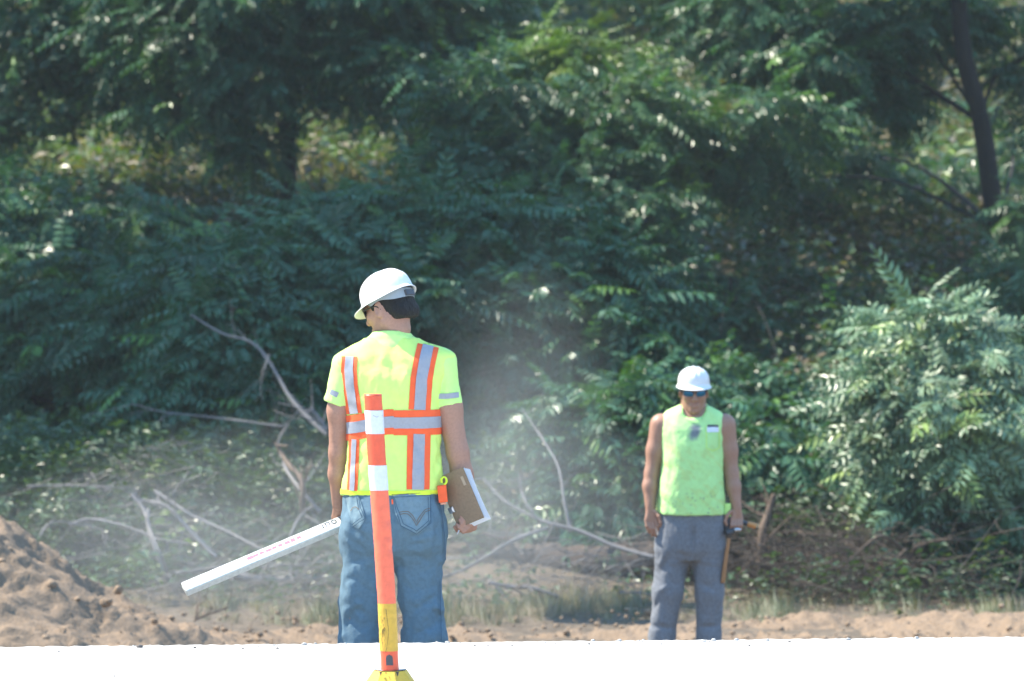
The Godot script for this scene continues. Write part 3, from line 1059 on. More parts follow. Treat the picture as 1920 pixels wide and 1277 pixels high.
	plant("tree", "tall tree whose crown above the frame shades the hollow", "tree", "trees on the bank", [Vector3(-6.6, 0.2, -45.5), Vector3(-6.3, 4, -45), Vector3(-4.4, 7, -44.5)], 0.2,
		[[Vector3(-4.9, 6.2, -44.0), 1.8, 1.1, 1.8, 300], [Vector3(-6.6, 8.0, -45), 2.0, 1.2, 2.0, 280], [Vector3(1.7, 4.9, -41.8), 1.7, 0.8, 2.2, 360], [Vector3(4.3, 5.1, -42.2), 1.8, 0.8, 2.2, 360]], 6, 1.25, teal)

	plant("tree", "leafy tree just beyond the right frame edge on the bank", "tree", "trees on the bank", [Vector3(8.0, -0.2, -43), Vector3(8.1, 3, -43), Vector3(8.3, 6, -43)], 0.16,
		[[Vector3(7.6, 1.6, -42.5), 1.6, 1.1, 1.4, 150], [Vector3(9.0, 2.6, -43), 1.9, 1.4, 1.6, 180], [Vector3(8.0, 5.0, -43.5), 2.2, 1.4, 1.8, 200]], 6, 1.2, teal)

	# the floor of the wood
	var sc := scrub_mesh(26, 0.3, 0.11, 5)
	var places := []
	var tints := []
	for k in 9500:
		var z := -rng.randf_range(35.2, 51.5)
		var x := rng.randf_range(-0.125, 0.125) * -z * 1.75
		if z > -37.0 and rng.randf() < 0.4:
			continue
		var s := rng.randf_range(0.6, 1.4)
		places.append(Transform3D(Basis(Vector3.UP, rng.randf() * TAU).scaled(Vector3(s, s * rng.randf_range(0.7, 1.3), s)), Vector3(x, height(x, z) - 0.05, z)))
		tints.append(green(Color(0.085, 0.145, 0.062) if rng.randf() < 0.66 else Color(0.17, 0.14, 0.095), 0.4, 0.05))
	tag(many("undergrowth", sc, places, tints), "low weeds and scrub covering the shaded floor of the bank", "", "", "stuff")
	places = []
	tints = []
	for k in 7800:
		var z := -rng.randf_range(51.0, 92.0)
		var x := rng.randf_range(-0.125, 0.125) * -z * 1.75
		var s := rng.randf_range(0.8, 2.0)
		places.append(Transform3D(Basis(Vector3.UP, rng.randf() * TAU).scaled(Vector3(s, s, s)), Vector3(x, height(x, z) - 0.05, z)))
		tints.append(green(Color(0.098, 0.165, 0.052) if rng.randf() < 0.72 else Color(0.19, 0.16, 0.10), 0.35, 0.15))
	tag(many("hill_growth", sc, places, tints), "sunny yellow green weeds on the hillside seen through the trees", "", "", "stuff")
	var bl := blade_clump(16, 0.5, 0.008, 0.25, 4, M.grass)
	places = []
	tints = []
	for k in 7000:
		var z := -rng.randf_range(51.0, 90.0)
		var x := rng.randf_range(-0.125, 0.125) * -z * 1.75
		var s := rng.randf_range(0.7, 1.7)
		places.append(Transform3D(Basis(Vector3.UP, rng.randf() * TAU).scaled(Vector3(s * 1.2, s, s * 1.2)), Vector3(x, height(x, z) - 0.03, z)))
		tints.append(green(Color(0.15, 0.20, 0.07) if rng.randf() < 0.6 else Color(0.28, 0.23, 0.14), 0.3, 0.1))
	tag(many("hill_grass", bl, places, tints), "long sunlit grass on the hillside behind the trees", "", "", "stuff")
	# pale grass at the foot of the brush
	places = []
	tints = []
	var bl2 := blade_clump(44, 0.24, 0.0016, 0.2, 6, M.grass)
	var patches := [[612, 1150, 31.6, 0.2, 40], [500, 1165, 31.6, 0.3, 8], [850, 1160, 31.8, 0.3, 34], [1000, 1140, 32.2, 0.4, 34], [1090, 1120, 32.6, 0.4, 60], [1160, 1115, 33, 0.3, 24], [1430, 1150, 31.9, 0.25, 20], [1480, 1150, 31.9, 0.15, 5], [1560, 1150, 32.2, 0.5, 3], [1700, 1150, 32.2, 0.5, 3], [1890, 1130, 31.9, 0.22, 56], [1840, 1150, 31.8, 0.2, 12], [400, 1150, 32.6, 0.6, 8], [1300, 1130, 33, 0.5, 6]]
	for q in patches:
		var c := P(q[0], q[1], q[2])
		for k in q[4]:
			var x: float = c.x + rng.randfn() * q[3] * 0.5
			var z: float = c.z + rng.randfn() * 0.3
			var s := rng.randf_range(0.3, 1.0) * (1.25 if k % 5 == 0 else 0.8)
			places.append(Transform3D(Basis(Vector3.UP, rng.randf() * TAU).scaled(Vector3(s * 1.4, s, s * 1.4)), Vector3(x, height(x, z) - 0.02, z)))
			tints.append(green(Color(0.22, 0.25, 0.17) if rng.randf() < 0.65 else Color(0.34, 0.30, 0.22), 0.3, 0.05))
	for k in 1000:
		var x := rng.randf_range(-5.0, 5.0)
		var z := rng.randf_range(-34.4, -31.3)
		var s := rng.randf_range(0.12, 0.5)
		places.append(Transform3D(Basis(Vector3.UP, rng.randf() * TAU).scaled(Vector3(s * 1.6, s, s * 1.6)), Vector3(x, height(x, z) - 0.015, z)))
		tints.append(green(Color(0.20, 0.22, 0.15) if rng.randf() < 0.5 else Color(0.30, 0.26, 0.19), 0.35, 0.05))
	tag(many("grass", bl2, places, tints), "pale dusty grass along the foot of the brush", "", "", "stuff")


func brush() -> void:
	# fallen branches: points as [px, py, depth], radius at the thick and the thin end
	var t := [
		["long bare branch arching up left of the worker with the vest", [[612, 815, 36], [545, 755, 36.2], [508, 672, 36.4], [470, 645, 36.5], [410, 628, 36.6], [355, 585, 36.8]], 0.026, 0.010, M.dead],
		["short twig hanging from the arching branch behind the worker's arm", [[505, 665, 36.4], [497, 700, 36.3], [484, 730, 36.3]], 0.010, 0.004, M.dead],
		["stubby broken stick leaning behind the worker's left elbow", [[612, 808, 35.4], [595, 785, 35.4], [580, 768, 35.4]], 0.022, 0.020, M.dead],
		["stout pale brown branch standing up behind the grade rod", [[566, 960, 35], [563, 910, 35], [540, 860, 35.2], [522, 830, 35.3]], 0.034, 0.022, M.dead_brown],
		["curving stem between the pile and the worker's left arm", [[600, 960, 35.2], [560, 905, 35.3], [530, 870, 35.5], [525, 825, 35.6], [540, 790, 35.6]], 0.024, 0.012, M.dead],
		["long thin branch lying along the top of the brush pile", [[530, 800, 36.2], [460, 795, 36.3], [370, 785, 36.4], [300, 770, 36.5], [255, 755, 36.5]], 0.014, 0.007, M.dead],
		["forked grey limb peaking above the middle of the brush pile", [[405, 1045, 34.4], [360, 995, 34.5], [310, 955, 34.6], [270, 935, 34.7], [246, 927, 34.7]], 0.026, 0.016, M.dead],
		["pale steep limb dropping from the peak of the brush pile", [[246, 928, 34.6], [268, 960, 34.5], [290, 1010, 34.3], [310, 1075, 34.2], [345, 1130, 34]], 0.022, 0.014, M.dead],
		["second steep limb close beside the pale one in the pile", [[278, 955, 34.4], [283, 990, 34.3], [300, 1050, 34.1], [330, 1110, 34]], 0.020, 0.012, M.dead],
		["grey branch curving low to the right across the brush pile", [[130, 985, 34.8], [170, 980, 34.8], [240, 995, 34.7], [300, 1010, 34.6], [360, 1025, 34.5]], 0.018, 0.012, M.dead],
		["bent branch hooking out over the dirt heap", [[75, 1005, 34.4], [100, 985, 34.5], [150, 978, 34.6], [190, 995, 34.6]], 0.012, 0.007, M.dead],
		["straight dark branch slanting down through the pile to the worker", [[290, 920, 35.2], [360, 960, 35], [430, 1000, 34.8], [510, 1030, 34.6], [600, 1045, 34.5]], 0.022, 0.012, M.dead],
		["faint upper branch running across the left of the pile", [[50, 912, 35.5], [120, 910, 35.5], [190, 912, 35.4], [250, 918, 35.4]], 0.012, 0.006, M.dead],
		["level branch lying low in the pile under the grade rod", [[330, 1075, 33.9], [420, 1068, 33.9], [520, 1060, 33.9], [620, 1048, 34]], 0.022, 0.014, M.dead],
		["thick dark log end lying under the grade rod", [[420, 1075, 34.2], [500, 1082, 34.2], [600, 1090, 34.2]], 0.042, 0.034, M.dead],
		["branch low on the ground below the end of the grade rod", [[440, 1125, 33.5], [500, 1118, 33.5], [545, 1105, 33.5], [600, 1090, 33.6]], 0.013, 0.008, M.dead],
		["split pale stick lying on the toe of the dirt heap", [[365, 1163, 31.5], [395, 1148, 31.6], [425, 1134, 31.7]], 0.014, 0.011, M.dead_brown],
		["pale sticks crossing beside the worker's left leg", [[580, 1130, 33], [595, 1148, 32.9], [605, 1160, 32.9]], 0.012, 0.008, M.dead],
		["upright grey branch behind the grade rod near its middle", [[545, 1080, 34.4], [545, 1010, 34.5], [562, 960, 34.7], [590, 955, 34.7]], 0.014, 0.009, M.dead],
		["slim branch climbing right out of the brush pile", [[560, 920, 35], [585, 880, 35.2], [606, 850, 35.3]], 0.010, 0.006, M.dead],
		["long curving branch between the two workers resting on the log", [[1225, 1045, 33.8], [1150, 1030, 33.9], [1080, 1000, 34], [1020, 975, 34.1], [950, 945, 34.2], [915, 905, 34.3], [890, 902, 34.3]], 0.026, 0.010, M.dead],
		["upright branch with a bend rising beside the clipboard side of the worker", [[1010, 975, 34.1], [990, 945, 34.1], [980, 910, 34.2], [977, 882, 34.2]], 0.017, 0.010, M.dead],
		["tall slender branch rising from the curving branch between the workers", [[1070, 998, 34.2], [1063, 940, 34.3], [1040, 870, 34.5], [1010, 810, 34.8], [985, 770, 35]], 0.018, 0.007, M.dead],
		["grey branch sloping down left from the curving branch to the grass", [[1025, 990, 33.7], [960, 1012, 33.6], [910, 1040, 33.5], [850, 1070, 33.4], [830, 1080, 33.4]], 0.021, 0.014, M.dead],
		["broken limb with a pale end lying in the grass between the workers", [[915, 1092, 33.2], [960, 1097, 33.2], [1000, 1108, 33.2], [1040, 1120, 33.2]], 0.022, 0.018, M.dead],
		["short brown forked stick on the broken limb in the grass", [[940, 1118, 33.1], [965, 1098, 33.1], [990, 1085, 33.2]], 0.009, 0.005, M.dead_brown],
		["pale broken stick end low behind the clipboard", [[905, 1000, 34], [940, 1008, 34], [960, 1016, 34]], 0.018, 0.016, M.dead_brown],
		["thin branch crossing near the log behind the clipboard", [[840, 1045, 33.6], [880, 1048, 33.6], [950, 1036, 33.7]], 0.010, 0.006, M.dead],
		["slim grey stick lying near the feet of the worker in grey trousers", [[1160, 1112, 33.2], [1200, 1112, 33.2], [1235, 1118, 33.2]], 0.010, 0.007, M.dead],
		["fine upright twig behind the hand with the clipboard", [[918, 1010, 34.5], [915, 960, 34.6], [918, 920, 34.7]], 0.008, 0.004, M.dead],
		["pale curved root arching from the uprooted stump below the shrub", [[1700, 1035, 34.0], [1660, 1010, 33.9], [1620, 1020, 33.8], [1585, 1060, 33.7]], 0.020, 0.010, M.dead_brown],
		["straight root slanting left from the uprooted stump", [[1700, 1030, 33.9], [1665, 1065, 33.8], [1630, 1105, 33.6]], 0.020, 0.011, M.dead_brown],
		["horizontal pale root right of the stump under the shrub", [[1715, 1025, 34], [1770, 1015, 34], [1840, 1008, 34]], 0.018, 0.009, M.dead_brown],
		["upright shredded trunk piece right of the worker in grey trousers", [[1428, 1060, 34.6], [1435, 1000, 34.6], [1442, 950, 34.7], [1452, 920, 34.7]], 0.06, 0.032, M.dead_brown],
		["brown stick leaning on the shredded trunk piece", [[1390, 1075, 34.4], [1440, 1010, 34.5], [1480, 970, 34.6]], 0.014, 0.008, M.dead_brown],
		["long brown limb lying across the root tangle", [[1410, 1015, 34.8], [1470, 1035, 34.6], [1540, 1040, 34.5], [1600, 1055, 34.3]], 0.020, 0.012, M.dead_brown],
		["pale limb end beside the upper edge of the root tangle", [[1470, 985, 34.7], [1500, 998, 34.6], [1545, 1000, 34.6]], 0.013, 0.010, M.dead_brown],
	]
	for q in t:
		var pts := []
		for p in q[1]:
			pts.append(P(p[0], p[1], p[2] - (1.0 if p[0] < 640 and p[1] > 880 and p[2] > 34.0 else 0.5)))
		var b := Buf.new()
		var o: Vector3 = pts[0]
		var loc := []
		for p in pts:
			loc.append(p - o + (rv() * 0.025 if p != pts[0] else Vector3.ZERO))
		tube(b, loc, q[2] * 0.66, q[3] * 0.6, 8, 0.22)
		# side twigs
		for k in 6:
			var i := rng.randi_range(1, loc.size() - 1)
			var s: Vector3 = loc[i].lerp(loc[i - 1], rng.randf())
			var d: Vector3 = ((loc[i] - loc[i - 1]).normalized() * 0.7 + rv()).normalized()
			var l := rng.randf_range(0.1, 0.32)
			var e := s + d * l + rv() * 0.06
			tube(b, [s, s + d * l * 0.5 + rv() * 0.02, e], q[3] * 0.42, q[3] * 0.15, 5, 0.15)
			if k % 2 == 0:
				tube(b, [s + d * l * 0.5, s + d * l * 0.7 + rv() * 0.06, e + rv() * 0.12], q[3] * 0.25, q[3] * 0.1, 4)
		var ob := obj("dead_branch", b.commit(q[4]), null, Transform3D(Basis(), o))
		tag(ob, q[0], "branch", "dead branches in the brush")
	# the log and the stump
	var b := Buf.new()
	var o := P(1260, 1062, 34.6)
	var loc := []
	for p in [[1265, 1058, 34.6], [1150, 1060, 34.6], [1020, 1058, 34.7], [930, 1052, 34.8], [850, 1048, 34.9], [760, 1045, 35]]:
		loc.append(P(p[0], p[1], p[2]) - o)
	tube(b, loc, 0.17, 0.11, 18, 0.13)
	tag(obj("fallen_log", b.commit(M.log), null, Transform3D(Basis(), o)), "thick brown fallen trunk lying in the grass between the workers", "log")
	var st := thing("tree_stump", P(1712, 1080, 34.1), "uprooted stump with splayed roots beneath the sunlit shrub", "stump")
	b = Buf.new()
	tube(b, [Vector3(0, -0.12, 0), Vector3(0.01, 0.05, 0.02), Vector3(-0.02, 0.2, 0)], 0.12, 0.06, 11, 0.22)
	obj("root_ball", b.commit(M.log), st)
	for k in 16:
		b = Buf.new()
		var a := TAU * k / 16.0
		var d := Vector3(cos(a), rng.randf_range(-0.15, 0.3), sin(a) * 0.7)
		var l := rng.randf_range(0.3, 0.75)
		tube(b, [Vector3(0, 0.05, 0), d * l * 0.5 + Vector3(0, 0.05, 0), d * l + Vector3(0, -0.08, 0) + rv() * 0.1], 0.026, 0.006, 6, 0.1)
		obj("root", b.commit(M.dead_brown), st)
	# fine tangle of twigs in both heaps
	b = Buf.new()
	for k in 26:
		var s := rv()
		var p := Vector3(rng.randf_range(-0.5, 0.5), rng.randf_range(0.0, 0.35), rng.randf_range(-0.3, 0.3))
		s.y *= 0.35
		tube(b, [p - s * 0.3, p + rv() * 0.05, p + s * 0.35 + rv() * 0.1], rng.randf_range(0.002, 0.006), 0.0012, 4)
	var tw := b.commit(M.dry)
	var places := []
	var tints := []
	for q in [[250, 1060, 34.8, 1.2, 15, 0], [480, 1080, 34.6, 1.2, 14, 0], [330, 960, 35.3, 1.2, 9, 0], [1000, 1110, 33.4, 1.0, 4, 0], [1700, 1130, 33, 1.0, 8, 1], [500, 1140, 33, 1.2, 8, 0], [1490, 1110, 33.4, 0.7, 13, 1], [1600, 1090, 34.2, 0.6, 15, 1], [1440, 1030, 34.8, 0.4, 3, 1], [1780, 1090, 34.2, 0.6, 9, 1], [1330, 1060, 34.8, 0.5, 7, 1]]:
		var c := P(q[0], q[1], q[2])
		for k in q[4]:
			var s := rng.randf_range(0.6, 1.2)
			places.append(Transform3D(Basis.from_euler(Vector3(rng.randf_range(-0.3, 0.3), rng.randf() * TAU, rng.randf_range(-0.4, 0.4))).scaled(Vector3.ONE * s), c + Vector3(rng.randfn() * q[3] * 0.45, rng.randf_range(-0.15, 0.12), rng.randfn() * 0.3)))
			var g := rng.randf_range(0.6, 1.3)
			tints.append(Color(0.17, 0.16, 0.152) * g if q[5] == 0 else Color(0.064, 0.050, 0.041) * g)
	tag(many("twigs", tw, places, tints), "fine tangle of dead twigs in the brush", "", "", "stuff")
	# leafy weeds growing through the pile
	places = []
	tints = []
	var sc := scrub_mesh(30, 0.2, 0.085, 8)
	for q in [[140, 980, 35, 1.0, 50], [300, 880, 35.6, 1.4, 80], [480, 870, 35.8, 1.2, 80], [250, 1060, 34.6, 1.2, 50], [420, 1010, 34.9, 1.2, 60], [560, 1040, 34.6, 0.9, 50], [150, 850, 36.5, 1.0, 120], [350, 850, 37.5, 1.6, 150], [100, 900, 36, 1.0, 80], [520, 930, 35.6, 1.0, 90], [300, 980, 35.2, 1.4, 120], [450, 930, 35.4, 1.2, 120], [200, 1090, 34.4, 1.0, 50], [420, 1080, 34.3, 1.0, 60], [560, 1130, 33.6, 0.5, 12], [1800, 1090, 33.4, 0.7, 44], [1650, 1105, 33.3, 0.7, 30], [1450, 1110, 33.4, 0.5, 16], [700, 1130, 33, 1.2, 24], [300, 1120, 33.2, 1.6, 26], [950, 1130, 33.2, 1.6, 22], [1550, 1140, 33.2, 1.6, 22], [860, 980, 35, 0.5, 30], [980, 880, 36, 0.7, 40], [1560, 1000, 35, 0.7, 50], [1450, 980, 35.2, 0.5, 26], [1800, 1040, 34.4, 0.7, 24]]:
		var c := P(q[0], q[1], q[2])
		for k in q[4]:
			var s := rng.randf_range(0.5, 1.1)
			places.append(Transform3D(Basis(Vector3.UP, rng.randf() * TAU).scaled(Vector3(s, s, s)), c + Vector3(rng.randfn() * q[3] * 0.42, rng.randf_range(-0.35, 0.12), rng.randfn() * 0.35)))
			tints.append(green(Color(0.080, 0.140, 0.075), 0.35, 0.05))
	tag(many("weeds", sc, places, tints), "dusty green weeds growing through the brush", "", "", "stuff")


# ---------------------------------------------------------------- people
func A(px: float, py: float, z := 0.0) -> Vector3:      # first worker, pixels to his own metres
	return Vector3((px - 738.0) / 493.0, 1.90 - (py - 500.0) / 493.0, z)


func A2(px: float, py: float) -> Vector2:
	return Vector2((px - 738.0) / 493.0, 1.90 - (py - 500.0) / 493.0)


func B(px: float, py: float, z := 0.0) -> Vector3:      # second worker
	return Vector3((px - 1300.0) / 346.0, 1.88 - (py - 675.0) / 346.0, z)


func B2(px: float, py: float) -> Vector2:
	return Vector2((px - 1300.0) / 346.0, 1.88 - (py - 675.0) / 346.0)


func rows_of(t: Array, conv: Callable, grow := 0.0) -> Array:
	var out := []
	for r in t:
		var l: Vector3 = conv.call(r[1], r[0], 0.0)
		var q: Vector3 = conv.call(r[2], r[0], 0.0)
		out.append([l.y, (l.x + q.x) * 0.5, (q.x - l.x) * 0.5 + grow, r[3], r[4] + grow])
	return out


func finger(fd: Field, pts: Array, r: float) -> void:
	for k in pts.size() - 1:
		fd.cap(pts[k], pts[k + 1], r * (1.0 - 0.09 * k), r * (1.0 - 0.09 * (k + 1)), 0.003)
	for k in range(1, pts.size() - 1):
		fd.ell(pts[k], Vector3.ONE * r * (1.06 - 0.09 * k), 0.003)


func head(o: Buf, xf: Transform3D, stubble := 0.0) -> void:
	var f := Field.new(Vector3(-0.1, -0.19, -0.13), Vector3(0.1, 0.15, 0.135), 0.0036)
	f.ell(Vector3(0, 0.035, -0.012), Vector3(0.075, 0.095, 0.096), 0.03)
	f.ell(Vector3(0, -0.035, 0.030), Vector3(0.060, 0.088, 0.058), 0.03)
	for s in [-1.0, 1.0]:
		f.cap(Vector3(0.052 * s, -0.052, -0.005), Vector3(0.016 * s, -0.099, 0.062), 0.020, 0.017, 0.025)
		f.ell(Vector3(0.040 * s, -0.018, 0.058), Vector3(0.024, 0.02, 0.022), 0.025)
	f.ell(Vector3(0, -0.100, 0.066), Vector3(0.02, 0.017, 0.017), 0.02)
	f.cap(Vector3(-0.034, 0.024, 0.076), Vector3(0.034, 0.024, 0.076), 0.013, 0.013, 0.014)
	for s in [-1.0, 1.0]:
		f.ell(Vector3(0.031 * s, 0.003, 0.100), Vector3(0.019, 0.013, 0.018), 0.012, true)
		f.ell(Vector3(0.031 * s, 0.003, 0.077), Vector3(0.0135, 0.012, 0.0125), 0.004)
	f.cap(Vector3(0, 0.018, 0.086), Vector3(0, -0.026, 0.110), 0.0085, 0.013, 0.010)
	for s in [-1.0, 1.0]:
		f.ell(Vector3(0.012 * s, -0.031, 0.100), Vector3(0.009, 0.008, 0.011), 0.006)
	f.cap(Vector3(-0.021, -0.0635, 0.083), Vector3(0.021, -0.0635, 0.083), 0.0075, 0.0075, 0.007)
	f.cap(Vector3(-0.018, -0.0735, 0.083), Vector3(0.018, -0.0735, 0.083), 0.0085, 0.0085, 0.007)
	f.cap(Vector3(-0.024, -0.0685, 0.094), Vector3(0.024, -0.0685, 0.094), 0.003, 0.003, 0.004, false, true)
	for s in [-1.0, 1.0]:
		var tb := Basis(Vector3.UP, 0.35 * s) * Basis(Vector3.RIGHT, -0.15)
		f.ell(Vector3(0.078 * s, -0.003, -0.008), Vector3(0.009, 0.033, 0.020), 0.008, false, tb)
		f.ell(Vector3(0.089 * s, 0.000, -0.002), Vector3(0.007, 0.02, 0.011), 0.006, true, tb)
	f.cap(Vector3(0, -0.03, -0.02), Vector3(0, -0.085, -0.018), 0.056, 0.052, 0.03)
	for s in [-1.0, 1.0]:
		f.cap(Vector3(0.048 * s, -0.04, -0.03), Vector3(0.036 * s, -0.11, -0.012), 0.016, 0.014, 0.02)
	f.mesh(o, xf)


func hair(parent: Node3D, xf: Transform3D, nape: float) -> void:
	var f := Field.new(Vector3(-0.11, -0.12, -0.14), Vector3(0.11, 0.15, 0.12), 0.0036)
	f.ell(Vector3(0, 0.034, -0.016), Vector3(0.0785, 0.097, 0.098), 0.02)
	f.cap(Vector3(-0.03, -0.03, -0.075), Vector3(0.03, -0.03, -0.075), 0.037, 0.037, 0.03)
	for s in [-1.0, 1.0]:
		f.cap(Vector3(0.073 * s, 0.03, 0.022), Vector3(0.073 * s, -0.012, 0.020), 0.010, 0.007, 0.01)
	f.ell(Vector3(0, -0.035, 0.115), Vector3(0.13, 0.105, 0.098), 0.01, true)
	f.ell(Vector3(0.085, -0.03, 0.0), Vector3(0.03, 0.052, 0.035), 0.008, true)
	f.ell(Vector3(-0.085, -0.03, 0.0), Vector3(0.03, 0.052, 0.035), 0.008, true)
	f.ell(Vector3(0, nape - 0.09, -0.02), Vector3(0.16, 0.09, 0.16), 0.01, true)
	var no := FastNoiseLite.new()
	no.seed = 3
	no.frequency = 1.0
	f.bend(func(p: Vector3): return no.get_noise_3d(p.x * 130.0, p.y * 30.0, p.z * 130.0) * 0.0045)
	var b := Buf.new()
	f.mesh(b, xf)
	obj("hair", b.commit(M.hair), parent)


# a helmet round a head at xf (face along +z of the head), with its headband and ratchet
func hard_hat(parent: Node3D, xf: Transform3D, peak: float, tilt: float, rise := 0.052, size := 1.0) -> void:
	var x2 := xf * Transform3D(Basis(Vector3.RIGHT, tilt).scaled(Vector3.ONE * size), Vector3(0, rise, -0.006))
	var rows := 0
	var n := 96
	var g := PackedVector3Array()
	var sx := 0.113
	var sz := 0.132
	var h := 0.112
	for layer in 2:
		var count := 24
		for r in count + 1:
			var t := 0.5 * PI * (float(r) / count if layer == 0 else 1.0 - float(r) / count)
			var th := 0.0 if layer == 0 else 0.0035
			for k in n:
				var a := TAU * k / n
				var d := Vector3(sin(a), 0, cos(a))
				var s := pow(sin(t), 0.86) if t > 0.0 else 0.0
				var p := Vector3(d.x * (sx - th) * s, (h - th) * pow(maxf(cos(t), 0.0), 0.86), d.z * (sz - th) * s)
				if layer == 0:
					# raised crown ridges that run front to back
					var ridge := exp(-pow(p.x / 0.011, 2.0)) * 0.0055 + exp(-pow((absf(p.x) - 0.036) / 0.008, 2.0)) * 0.003
					p += Vector3(p.x / sx, p.y / h * 1.2, p.z / sz).normalized() * ridge * smoothstep(0.15, 0.5, cos(t))
				else:
					p.y += 0.0
				g.push_back(p)
			rows += 1
			if layer == 0 and r == count:
				# the skirt, the flared rim and peak, back under to the inner wall
				for e in [[-0.010, 0.003, 0.0], [-0.017, 0.006, 0.15], [-0.020, 0.010, 0.6], [-0.022, 0.012, 1.0], [-0.0255, 0.0115, 1.0], [-0.024, 0.006, 0.5], [-0.019, -0.002, 0.0]]:
					for k in n:
						var a := TAU * k / n
						var fr := pow(maxf(cos(a), 0.0), 1.6)
						var bk := pow(maxf(-cos(a), 0.0), 2.0)
						var w: float = e[1] + peak * fr * e[2]
						var side := pow(absf(sin(a)), 3.0)
						g.push_back(Vector3(sin(a) * (sx + w), e[0] - peak * 0.42 * fr * e[2] + 0.016 * bk - 0.004 * side, cos(a) * (sz + w)))
					rows += 1
	var b := Buf.new()
	b.grid(g, rows, n, true, false)
	for k in b.V.size():
		b.V[k] = x2 * b.V[k]
		b.N[k] = (x2.basis * b.N[k]).normalized()
	var hat := obj("hard_hat", b.commit(M.white_plastic), parent)
	# headband under the rim, lowest at the nape
	b = Buf.new()
	g = PackedVector3Array()
	for ring in [[0.004, 0.0], [0.004, 1.0], [0.0, 1.0], [0.0, 0.0], [0.004, 0.0]]:
		for k in n:
			var a := TAU * k / n
			var bk := smoothstep(-0.2, 0.9, -cos(a))
			var wob := 0.008 * sin(a * 4.0) * (1.0 - bk)
			var top := 0.006 - 0.016 * bk
			var low := -0.030 - 0.022 * bk + wob
			if cos(a) > 0.3:
				low = lerpf(low, -0.012, smoothstep(0.3, 0.6, cos(a)))
			g.push_back(Vector3(sin(a) * (0.0975 + ring[0]), lerpf(top, low, ring[1]), cos(a) * (0.1185 + ring[0]) - 0.002))
	b.grid(g, 5, n, true, false)
	for k in b.V.size():
		b.V[k] = x2 * b.V[k]
		b.N[k] = (x2.basis * b.N[k]).normalized()
	obj("headband", b.commit(M.grey_plastic), hat)
	b = Buf.new()
	block(b, Vector3(0, -0.036, -0.126), Vector3(0.030, 0, 0), Vector3(0, 0.014, 0), Vector3(0, 0, 0.007), 0.2)
	for k in b.V.size():
		b.V[k] = x2 * b.V[k]
		b.N[k] = (x2.basis * b.N[k]).normalized()
	obj("ratchet", b.commit(M.dark_plastic), hat)


func glasses(parent: Node3D, xf: Transform3D, lens: Material) -> void:
	var o := Node3D.new()
	o.name = "sunglasses"
	parent.add_child(o, true)
	o.transform = xf
	for s in [-1.0, 1.0]:
		var b := Buf.new()
		for side in 2:
			var g := PackedVector3Array()
			for r in 7:
				for k in 10:
					var u := k / 9.0
					var v := r / 6.0 * 2.0 - 1.0
					var x := lerpf(0.010, 0.064, u)
					var hh := 0.017 * pow(sin(PI * lerpf(0.16, 0.80, u)), 0.5) * (1.15 if v < 0.0 else 0.9)
					var y := 0.006 + v * hh + 0.004 * u
					g.push_back(Vector3(x * s, y, 0.105 - 6.5 * x * x - 0.004 * v * v - side * 0.0025))
			b.grid(g, 7, 10, false, (s < 0.0) == (side == 0))
		obj("lens", b.commit(lens), o)
		b = Buf.new()
		tube(b, [Vector3(0.062 * s, 0.014, 0.080), Vector3(0.078 * s, 0.014, 0.05), Vector3(0.083 * s, 0.012, 0.0), Vector3(0.080 * s, -0.006, -0.02)], 0.0035, 0.0025, 6)
		obj("temple_arm", b.commit(M.black), o)
	var b := Buf.new()
	tube(b, [Vector3(-0.064, 0.018, 0.079), Vector3(-0.035, 0.021, 0.098), Vector3(-0.010, 0.014, 0.106), Vector3(0.010, 0.014, 0.106), Vector3(0.035, 0.021, 0.098), Vector3(0.064, 0.018, 0.079)], 0.0026, 0.0026, 6)
	obj("frame", b.commit(M.black), o)


func boots(parent: Node3D, ankles: Array, dir: Vector3) -> void:
	for a in ankles:
		var f := Field.new(a + Vector3(-0.2, -a.y - 0.02, -0.25), a + Vector3(0.2, 0.1, 0.25), 0.01)
		var base := Vector3(a.x, 0.045, a.z)
		f.cap(a + Vector3(0, 0.06, 0), base + Vector3(0, 0.02, 0), 0.055, 0.05, 0.03)
		f.cap(base - dir * 0.045, base + dir * 0.15 - Vector3(0, 0.005, 0), 0.045, 0.042, 0.03)
		f.ell(Vector3(a.x, -0.15, a.z), Vector3(0.5, 0.15, 0.5), 0.005, true)
		var b := Buf.new()
		f.mesh(b)
		var bt := obj("boot", b.commit(M.boot), parent)
		var sb := Buf.new()
		block(sb, base + dir * 0.05 - Vector3(0, 0.037, 0), dir.cross(Vector3.UP) * 0.046, dir * 0.135, Vector3(0, 0.009, 0), 0.2)
		obj("sole", sb.commit(M.sole), bt)


func folds(list: Array, conv: Callable, no: FastNoiseLite, amp: float) -> Callable:
	# creases as segments [px, py, px, py, depth, width in metres, which side: 1 back toward the camera, -1 far]
	var segs := []
	for q in list:
		segs.append([conv.call(q[0], q[1]), conv.call(q[2], q[3]), q[4], q[5]])
	return func(p: Vector3) -> float:
		var e := no.get_noise_3d(p.x * 9.0, p.y * 5.0, p.z * 9.0) * amp + no.get_noise_3d(p.x * 22.0 + p.y * 9.0, p.y * 14.0, p.z * 20.0) * amp * 0.5
		if p.z > -0.03:
			var v := Vector2(p.x, p.y)
			for s in segs:
				var a: Vector2 = s[0]
				var ab: Vector2 = s[1] - a
				var t := clampf((v - a).dot(ab) / ab.length_squared(), 0.0, 1.0)
				var dd: float = v.distance_to(a + ab * t) / s[3]
				if dd < 2.5:
					e += s[2] * exp(-dd * dd) * sin(PI * clampf(t, 0.08, 0.92))
		return e


